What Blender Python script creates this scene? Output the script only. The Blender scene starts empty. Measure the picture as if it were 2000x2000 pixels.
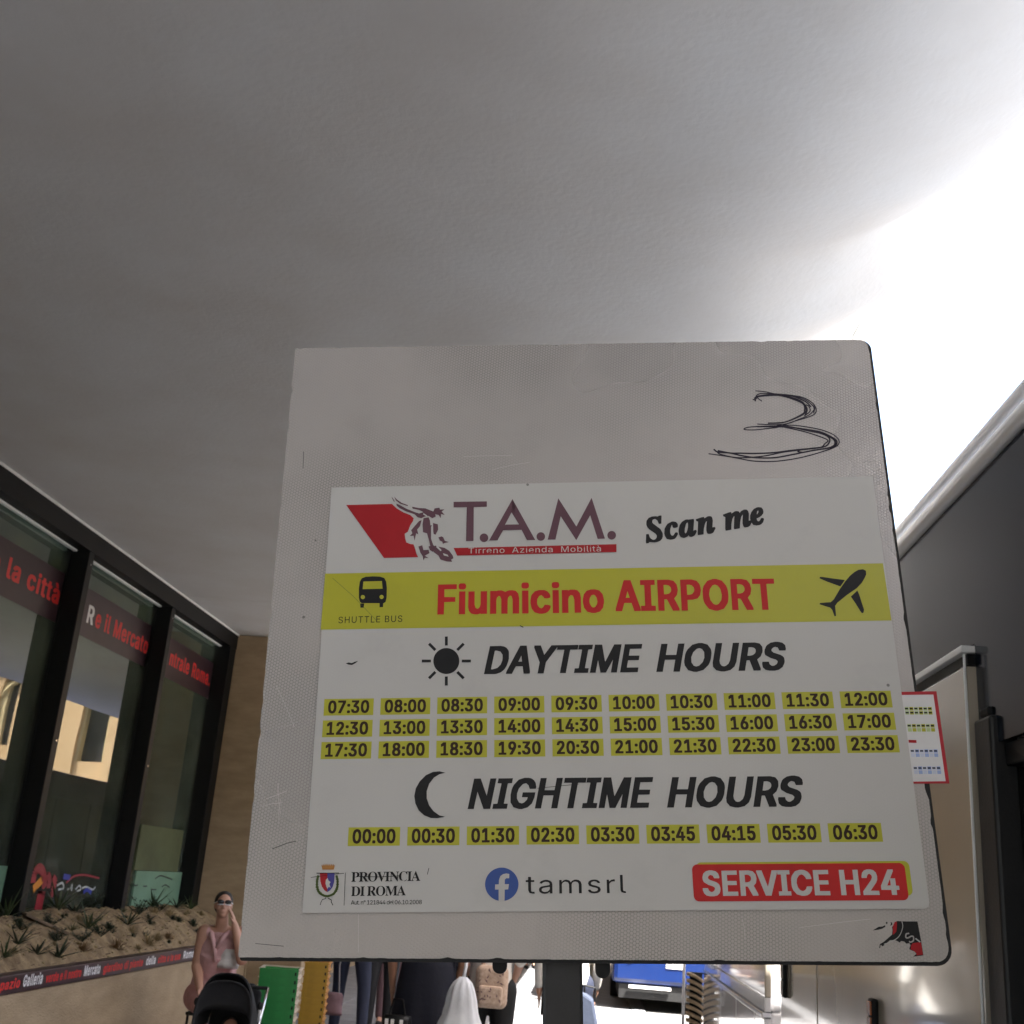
import bpy, bmesh, math, random
from mathutils import Vector, Matrix, noise
from mathutils.geometry import tessellate_polygon
PI = math.pi
scene = bpy.context.scene
col = scene.collection
R = random.Random(7)

# ------------------------------------------------------------------ camera
CAM = Vector((0.0, 0.0, 1.65))
M3 = Matrix(((0.99534506, -0.04821571, 0.08344731),
             (0.06393683, -0.31752411, -0.94609224),
             (0.07211305, 0.94702359, -0.31296329)))
FPX = 2190.0
cd = bpy.data.cameras.new('camera')
cam = bpy.data.objects.new('camera', cd)
col.objects.link(cam)
cam.matrix_world = Matrix.Translation(CAM) @ M3.to_4x4()
cd.sensor_width = 36.0
cd.lens = FPX / 2000 * 36.0
cd.clip_start = 0.05
cd.clip_end = 600
cd.dof.use_dof = True
cd.dof.focus_distance = 1.2
cd.dof.aperture_fstop = 26
scene.camera = cam

# ------------------------------------------------------------------ sky, sun, exposure
SUN = Vector((0.42, -0.34, 1.0)).normalized()          # towards the sun
world = bpy.data.worlds.new('World')
scene.world = world
world.use_nodes = True
wn = world.node_tree
bg = wn.nodes['Background']
sky = wn.nodes.new('ShaderNodeTexSky')
sky.sky_type = 'NISHITA'
sky.sun_disc = False
sky.sun_elevation = math.asin(SUN.z)
sky.sun_rotation = math.atan2(SUN.x, SUN.y)
sky.dust_density = 5.0
sky.air_density = 1.2
wn.links.new(sky.outputs[0], bg.inputs[0])
bg.inputs[1].default_value = 0.10
sd = bpy.data.lights.new('sun', 'SUN')
sd.energy = 4.2
sd.angle = math.radians(0.53)
sd.color = (1.0, 0.97, 0.92)
so = bpy.data.objects.new('sun', sd)
so.rotation_euler = SUN.to_track_quat('Z', 'Y').to_euler()
so.location = SUN * 60
col.objects.link(so)
scene.view_settings.view_transform = 'Standard'
scene.view_settings.look = 'None'
scene.view_settings.gamma = 1
scene.view_settings.exposure = 3.17
scene.cycles.max_bounces = 10
scene.cycles.diffuse_bounces = 6
scene.cycles.glossy_bounces = 4
scene.cycles.transmission_bounces = 6
scene.cycles.transparent_max_bounces = 12
scene.cycles.sample_clamp_indirect = 6
scene.cycles.use_denoising = True

# ------------------------------------------------------------------ helpers
def ray(px, py):
    return M3 @ Vector((px - 1000.0, 1000.0 - py, -FPX))
def at_x(px, py, x):
    d = ray(px, py); return CAM + d * ((x - CAM.x) / d.x)
def at_y(px, py, y):
    d = ray(px, py); return CAM + d * ((y - CAM.y) / d.y)
def at_z(px, py, z):
    d = ray(px, py); return CAM + d * ((z - CAM.z) / d.z)

def tag(o, label=None, cat=None, group=None, kind=None):
    if label: o['label'] = label
    if cat: o['category'] = cat
    if group: o['group'] = group
    if kind: o['kind'] = kind
    return o
def thing(name, label, cat, loc=(0, 0, 0), rz=0.0, group=None):
    o = bpy.data.objects.new(name, None)
    o.empty_display_size = 0.2
    o.location = loc; o.rotation_euler = (0, 0, rz)
    col.objects.link(o)
    return tag(o, label, cat, group)
def link(name, me, parent=None, loc=None):
    o = bpy.data.objects.new(name, me)
    col.objects.link(o)
    if parent: o.parent = parent
    if loc is not None: o.location = loc
    return o
def copy_tree(o, parent=None):
    c = o.copy(); col.objects.link(c)
    if parent: c.parent = parent
    for ch in list(o.children): copy_tree(ch, c)
    return c

class MB:
    """collects shapes; build() links them as one mesh object"""
    def __init__(s, off=(0, 0, 0)):
        s.v = []; s.f = []; s.m = []; s.off = Vector(off)
    def add(s, vs, fs, m=0):
        b = len(s.v)
        s.v += [Vector(p) - s.off for p in vs]
        s.f += [tuple(b + i for i in f) for f in fs]
        s.m += [m] * len(fs)
        return s
    def box(s, x0, x1, y0, y1, z0, z1, m=0):
        p = [(x0, y0, z0), (x1, y0, z0), (x1, y1, z0), (x0, y1, z0), (x0, y0, z1), (x1, y0, z1), (x1, y1, z1), (x0, y1, z1)]
        return s.add(p, [(3, 2, 1, 0), (4, 5, 6, 7), (0, 1, 5, 4), (1, 2, 6, 5), (2, 3, 7, 6), (3, 0, 4, 7)], m)
    def obox(s, c, ax, ay, az, hx, hy, hz, m=0):
        c = Vector(c); p = []
        for k in (-1, 1):
            for (i, j) in ((-1, -1), (1, -1), (1, 1), (-1, 1)):
                p.append(c + Vector(ax) * i * hx + Vector(ay) * j * hy + Vector(az) * k * hz)
        return s.add(p, [(3, 2, 1, 0), (4, 5, 6, 7), (0, 1, 5, 4), (1, 2, 6, 5), (2, 3, 7, 6), (3, 0, 4, 7)], m)
    def tube(s, pts, r, n=8, m=0, cap=True):
        pts = [Vector(p) for p in pts]
        rs = r if isinstance(r, (list, tuple)) else [r] * len(pts)
        vs = []; fs = []
        t0 = (pts[1] - pts[0]).normalized()
        up = Vector((0, 0, 1)) if abs(t0.z) < 0.9 else Vector((1, 0, 0))
        a = t0.cross(up).normalized()
        for i, p in enumerate(pts):
            t = ((pts[min(i + 1, len(pts) - 1)] - pts[max(i - 1, 0)])).normalized()
            a = (a - t * a.dot(t)).normalized(); b = t.cross(a)
            for k in range(n):
                w = 2 * PI * k / n
                vs.append(p + (a * math.cos(w) + b * math.sin(w)) * rs[i])
        for i in range(len(pts) - 1):
            for k in range(n):
                k2 = (k + 1) % n
                fs.append((i * n + k, i * n + k2, (i + 1) * n + k2, (i + 1) * n + k))
        if cap:
            fs.append(tuple(range(n - 1, -1, -1))); fs.append(tuple((len(pts) - 1) * n + k for k in range(n)))
        return s.add(vs, fs, m)
    def ell(s, c, rx, ry, rz, n=12, k=8, m=0, rot=None):
        vs = []; fs = []; c = Vector(c)
        for j in range(1, k):
            t = PI * j / k
            for i in range(n):
                w = 2 * PI * i / n
                q = Vector((rx * math.sin(t) * math.cos(w), ry * math.sin(t) * math.sin(w), rz * math.cos(t)))
                vs.append(c + (rot @ q if rot else q))
        top = len(vs); q = Vector((0, 0, rz)); vs.append(c + (rot @ q if rot else q)); vs.append(c - (rot @ q if rot else q))
        for j in range(k - 2):
            for i in range(n):
                i2 = (i + 1) % n
                fs.append((j * n + i, (j + 1) * n + i, (j + 1) * n + i2, j * n + i2))
        for i in range(n):
            fs.append((top, i, (i + 1) % n)); fs.append((top + 1, (k - 2) * n + (i + 1) % n, (k - 2) * n + i))
        return s.add(vs, fs, m)
    def prism(s, poly, O, U, V, N, d0, d1, m=0):
        """2-D polygon in frame (O,U,V) pushed along N from d0 to d1"""
        O, U, V, N = map(Vector, (O, U, V, N)); n = len(poly)
        vs = [O + U * p[0] + V * p[1] + N * d0 for p in poly] + [O + U * p[0] + V * p[1] + N * d1 for p in poly]
        fs = [(i, (i + 1) % n, n + (i + 1) % n, n + i) for i in range(n)]
        tr = tessellate_polygon([[Vector((p[0], p[1], 0)) for p in poly]])
        fs += [tuple(t) for t in tr] + [tuple(n + i for i in reversed(t)) for t in tr]
        return s.add(vs, fs, m)
    def build(s, name, mats, parent=None, smooth=False, bevel=0, fix=True):
        me = bpy.data.meshes.new(name)
        me.from_pydata([tuple(p) for p in s.v], [], s.f)
        mats = mats if isinstance(mats, (list, tuple)) else [mats]
        for q in mats: me.materials.append(q)
        me.polygons.foreach_set('material_index', s.m)
        me.update()
        if fix:
            bm = bmesh.new(); bm.from_mesh(me); bmesh.ops.recalc_face_normals(bm, faces=bm.faces); bm.to_mesh(me); bm.free()
        if smooth: me.polygons.foreach_set('use_smooth', [True] * len(me.polygons))
        o = link(name, me, parent)
        if bevel:
            b = o.modifiers.new('bevel', 'BEVEL'); b.width = bevel; b.segments = 2; b.limit_method = 'ANGLE'; b.angle_limit = 0.7
        return o

# ------------------------------------------------------------------ materials
class NT:
    def __init__(s, name):
        s.mat = bpy.data.materials.new(name); s.mat.use_nodes = True
        s.t = s.mat.node_tree; s.n = s.t.nodes; s.b = s.n['Principled BSDF']; s.out = s.n['Material Output']
    def node(s, ty, **kw):
        n = s.n.new(ty)
        for k, v in kw.items():
            if k[0] == 'i' and k[1:].isdigit(): n.inputs[int(k[1:])].default_value = v
            else: setattr(n, k, v)
        return n
    def l(s, a, b): s.t.links.new(a, b)
def inp(b, key, val):
    if key in b.inputs: b.inputs[key].default_value = val
def mat(name, c, rough=.6, var=.12, scale=4.0, bump=0.0, bscale=60.0, metal=0.0, coat=0.0, spec=.5, c2=None, rvar=0.0, detail=6, stretch=None, emit=None):
    """base colour with two octaves of unevenness, optional fine relief"""
    q = NT(name); b = q.b
    tc = q.node('ShaderNodeTexCoord'); src = tc.outputs['Object']
    if stretch:
        mp = q.node('ShaderNodeMapping'); mp.inputs['Scale'].default_value = stretch
        q.l(src, mp.inputs[0]); src = mp.outputs[0]
    nz = q.node('ShaderNodeTexNoise'); nz.inputs['Scale'].default_value = scale; nz.inputs['Detail'].default_value = detail
    nz.inputs['Roughness'].default_value = .62
    q.l(src, nz.inputs['Vector'])
    mx = q.node('ShaderNodeMix', data_type='RGBA')
    if c2 is None: c2 = tuple(min(1, x * (1 + var)) for x in c); c1 = tuple(x * (1 - var) for x in c)
    else: c1 = c
    mx.inputs[6].default_value = (*c1, 1); mx.inputs[7].default_value = (*c2, 1)
    rp = q.node('ShaderNodeMapRange'); rp.inputs[1].default_value = .3; rp.inputs[2].default_value = .7
    q.l(nz.outputs[0], rp.inputs[0]); q.l(rp.outputs[0], mx.inputs[0]); q.l(mx.outputs[2], b.inputs['Base Color'])
    b.inputs['Roughness'].default_value = rough
    if rvar:
        r2 = q.node('ShaderNodeMapRange'); r2.inputs[1].default_value = .3; r2.inputs[2].default_value = .7
        r2.inputs[3].default_value = max(.02, rough - rvar); r2.inputs[4].default_value = min(1, rough + rvar)
        q.l(nz.outputs[0], r2.inputs[0]); q.l(r2.outputs[0], b.inputs['Roughness'])
    inp(b, 'Metallic', metal); inp(b, 'Coat Weight', coat); inp(b, 'Coat Roughness', .05); inp(b, 'Specular IOR Level', spec)
    if bump:
        n2 = q.node('ShaderNodeTexNoise'); n2.inputs['Scale'].default_value = bscale; n2.inputs['Detail'].default_value = 5
        q.l(src, n2.inputs['Vector'])
        bp = q.node('ShaderNodeBump'); bp.inputs['Strength'].default_value = bump; bp.inputs['Distance'].default_value = .01
        q.l(n2.outputs[0], bp.inputs['Height']); q.l(bp.outputs[0], b.inputs['Normal'])
    if emit:
        inp(b, 'Emission Color', (*emit[:3], 1)); inp(b, 'Emission Strength', emit[3])
    return q.mat

def glass_mat(name, tint, ior=2.35, rough=.012, trans=.75):
    """architectural pane: part mirror, part see-through"""
    q = NT(name); q.n.remove(q.b)
    fr = q.node('ShaderNodeFresnel'); fr.inputs[0].default_value = ior
    gl = q.node('ShaderNodeBsdfGlossy'); gl.inputs['Roughness'].default_value = rough; gl.inputs['Color'].default_value = (.9, .92, .86, 1)
    tr = q.node('ShaderNodeBsdfTransparent'); tr.inputs[0].default_value = (*[x * trans for x in tint], 1)
    tc = q.node('ShaderNodeTexCoord'); nz = q.node('ShaderNodeTexNoise'); nz.inputs['Scale'].default_value = 1.3; nz.inputs['Detail'].default_value = 1
    bp = q.node('ShaderNodeBump'); bp.inputs['Strength'].default_value = .05; bp.inputs['Distance'].default_value = .02
    q.l(tc.outputs['Object'], nz.inputs['Vector']); q.l(nz.outputs[0], bp.inputs['Height']); q.l(bp.outputs[0], gl.inputs['Normal'])
    mx = q.node('ShaderNodeMixShader')
    q.l(fr.outputs[0], mx.inputs[0]); q.l(tr.outputs[0], mx.inputs[1]); q.l(gl.outputs[0], mx.inputs[2])
    df = q.node('ShaderNodeBsdfDiffuse'); df.inputs[0].default_value = (.34, .40, .33, 1)  # dirt haze on the glass, added to lift the black interior
    n2 = q.node('ShaderNodeTexNoise'); n2.inputs['Scale'].default_value = 2.5; n2.inputs['Detail'].default_value = 8; q.l(tc.outputs['Object'], n2.inputs['Vector'])
    mr = q.node('ShaderNodeMapRange'); mr.inputs[1].default_value = .3; mr.inputs[2].default_value = .75; mr.inputs[3].default_value = .05; mr.inputs[4].default_value = .16; q.l(n2.outputs[0], mr.inputs[0])
    m2 = q.node('ShaderNodeMixShader'); q.l(mr.outputs[0], m2.inputs[0]); q.l(mx.outputs[0], m2.inputs[1]); q.l(df.outputs[0], m2.inputs[2]); q.l(m2.outputs[0], q.out.inputs[0])
    return q.mat

mt = {}
mt['soffit'] = mat('soffit_plaster', (.585, .557, .53), .75, .05, .9, .20, 34, c2=(.66, .655, .65), detail=12)
mt['coach_roof'] = mat('coach_roof_grey', (.085, .10, .125), .5, .1, 2)
mt['canopy_top'] = mat('canopy_concrete', (.45, .44, .42), .9, .15, 2, .3, 20)
mt['black'] = mat('black_steel', (.005, .005, .0055), .5, .3, 6, spec=.25)
mt['black_gloss'] = mat('black_gloss', (.01, .01, .011), .2, .3, 6)
mt['dark_grey'] = mat('dark_grey_paint', (.007, .0072, .008), .5, .2, 8, .1, 80)
mt['sandstone'] = mat('sandstone', (.34, .245, .145), .85, .1, 3, .4, 40, c2=(.46, .34, .21), stretch=(1, 1, 3))
mt['travertine'] = mat('travertine', (.30, .215, .125), .8, .1, 2.2, .45, 30, c2=(.42, .31, .19), stretch=(1, 1, 2.5))
mt['asphalt'] = mat('asphalt', (.10, .10, .10), .9, .15, 1.5, .6, 120, c2=(.15, .147, .142))
mt['paving'] = mat('paving_stone', (.13, .13, .135), .8, .1, 3, .3, 60, c2=(.19, .19, .195))
mt['ground'] = mat('ground_stone', (.16, .16, .16), .9, .1, 1.1, .3, 50, c2=(.22, .215, .21))
mt['kerb'] = mat('kerb_stone', (.30, .30, .31), .8, .15, 5, .4, 60)
mt['sand'] = mat('sand', (.13, .08, .042), .95, .2, 7, 1.0, 90, c2=(.38, .275, .15), detail=12)
mt['leaf_dark'] = mat('leaf_dark', (.022, .035, .016), .55, .3, 9)
mt['leaf_green'] = mat('leaf_green', (.045, .07, .025), .5, .3, 9)
mt['leaf_pale'] = mat('leaf_pale', (.11, .12, .055), .6, .3, 9)
mt['dry'] = mat('dry_clump', (.19, .115, .05), .9, .35, 30, .5, 60)
mt['dry2'] = mat('dry_clump_pale', (.33, .25, .13), .9, .3, 30, .5, 60)
mt['twig'] = mat('twig', (.16, .11, .07), .9, .3, 20)
mt['purple'] = mat('purple_film', (.040, .020, .026), .35, .2, 5)
mt['red_print'] = mat('red_print', (.62, .03, .028), .5, .08, 12)
mt['white_print'] = mat('white_print', (.72, .70, .69), .5, .06, 12)
mt['pane'] = glass_mat('window_glass', (.85, .92, .86))
mt['coach_beige'] = mat('coach_pearl_paint', (.40, .35, .28), .16, .03, 1.5, coat=.8, rvar=.05)
mt['coach_white'] = mat('coach_white_paint', (.66, .65, .66), .12, .03, 1.5, coat=.9)
mt['tinted'] = mat('tinted_coach_glass', (.006, .010, .018), .14, .3, .8, spec=.17)
mt['tinted'].node_tree.nodes['Principled BSDF'].inputs['Specular Tint'].default_value = (.5, .72, 1, 1)
mt['alu'] = mat('white_enamel_trim', (.80, .80, .79), .3, .03, 3)
mt['chrome'] = mat('chrome', (.75, .76, .78), .12, .05, 3, metal=1.0)
mt['rubber'] = mat('rubber', (.006, .006, .006), .8, .2, 10)
mt['amber_lens'] = mat('amber_lens', (.35, .09, .015), .15, .2, 40, coat=.6)
mt['clear_lens'] = mat('clear_lens', (.6, .58, .53), .1, .1, 30, coat=.6)
mt['blue_bus'] = mat('blue_bus_paint', (.004, .018, .095), .25, .06, 2, coat=.6)
mt['glass_dark'] = mat('dark_glass', (.02, .025, .03), .08, .2, 2, coat=.5)
mt['ochre'] = mat('ochre_render', (.46, .31, .17), .9, .12, .6, .2, 20, c2=(.56, .40, .24))
mt['ochre_stone'] = mat('ochre_stone', (.45, .36, .20), .9, .12, 1.2, .3, 10, c2=(.56, .46, .28))
mt['window_dark'] = mat('facade_window', (.03, .03, .035), .15, .3, 2)
mt['shutter'] = mat('shutter', (.16, .15, .15), .6, .2, 3)
mt['interior'] = mat('interior_wall', (.12, .13, .10), .9, .2, 1.5)
mt['interior_floor'] = mat('interior_floor', (.05, .05, .045), .7, .2, 2)

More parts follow.
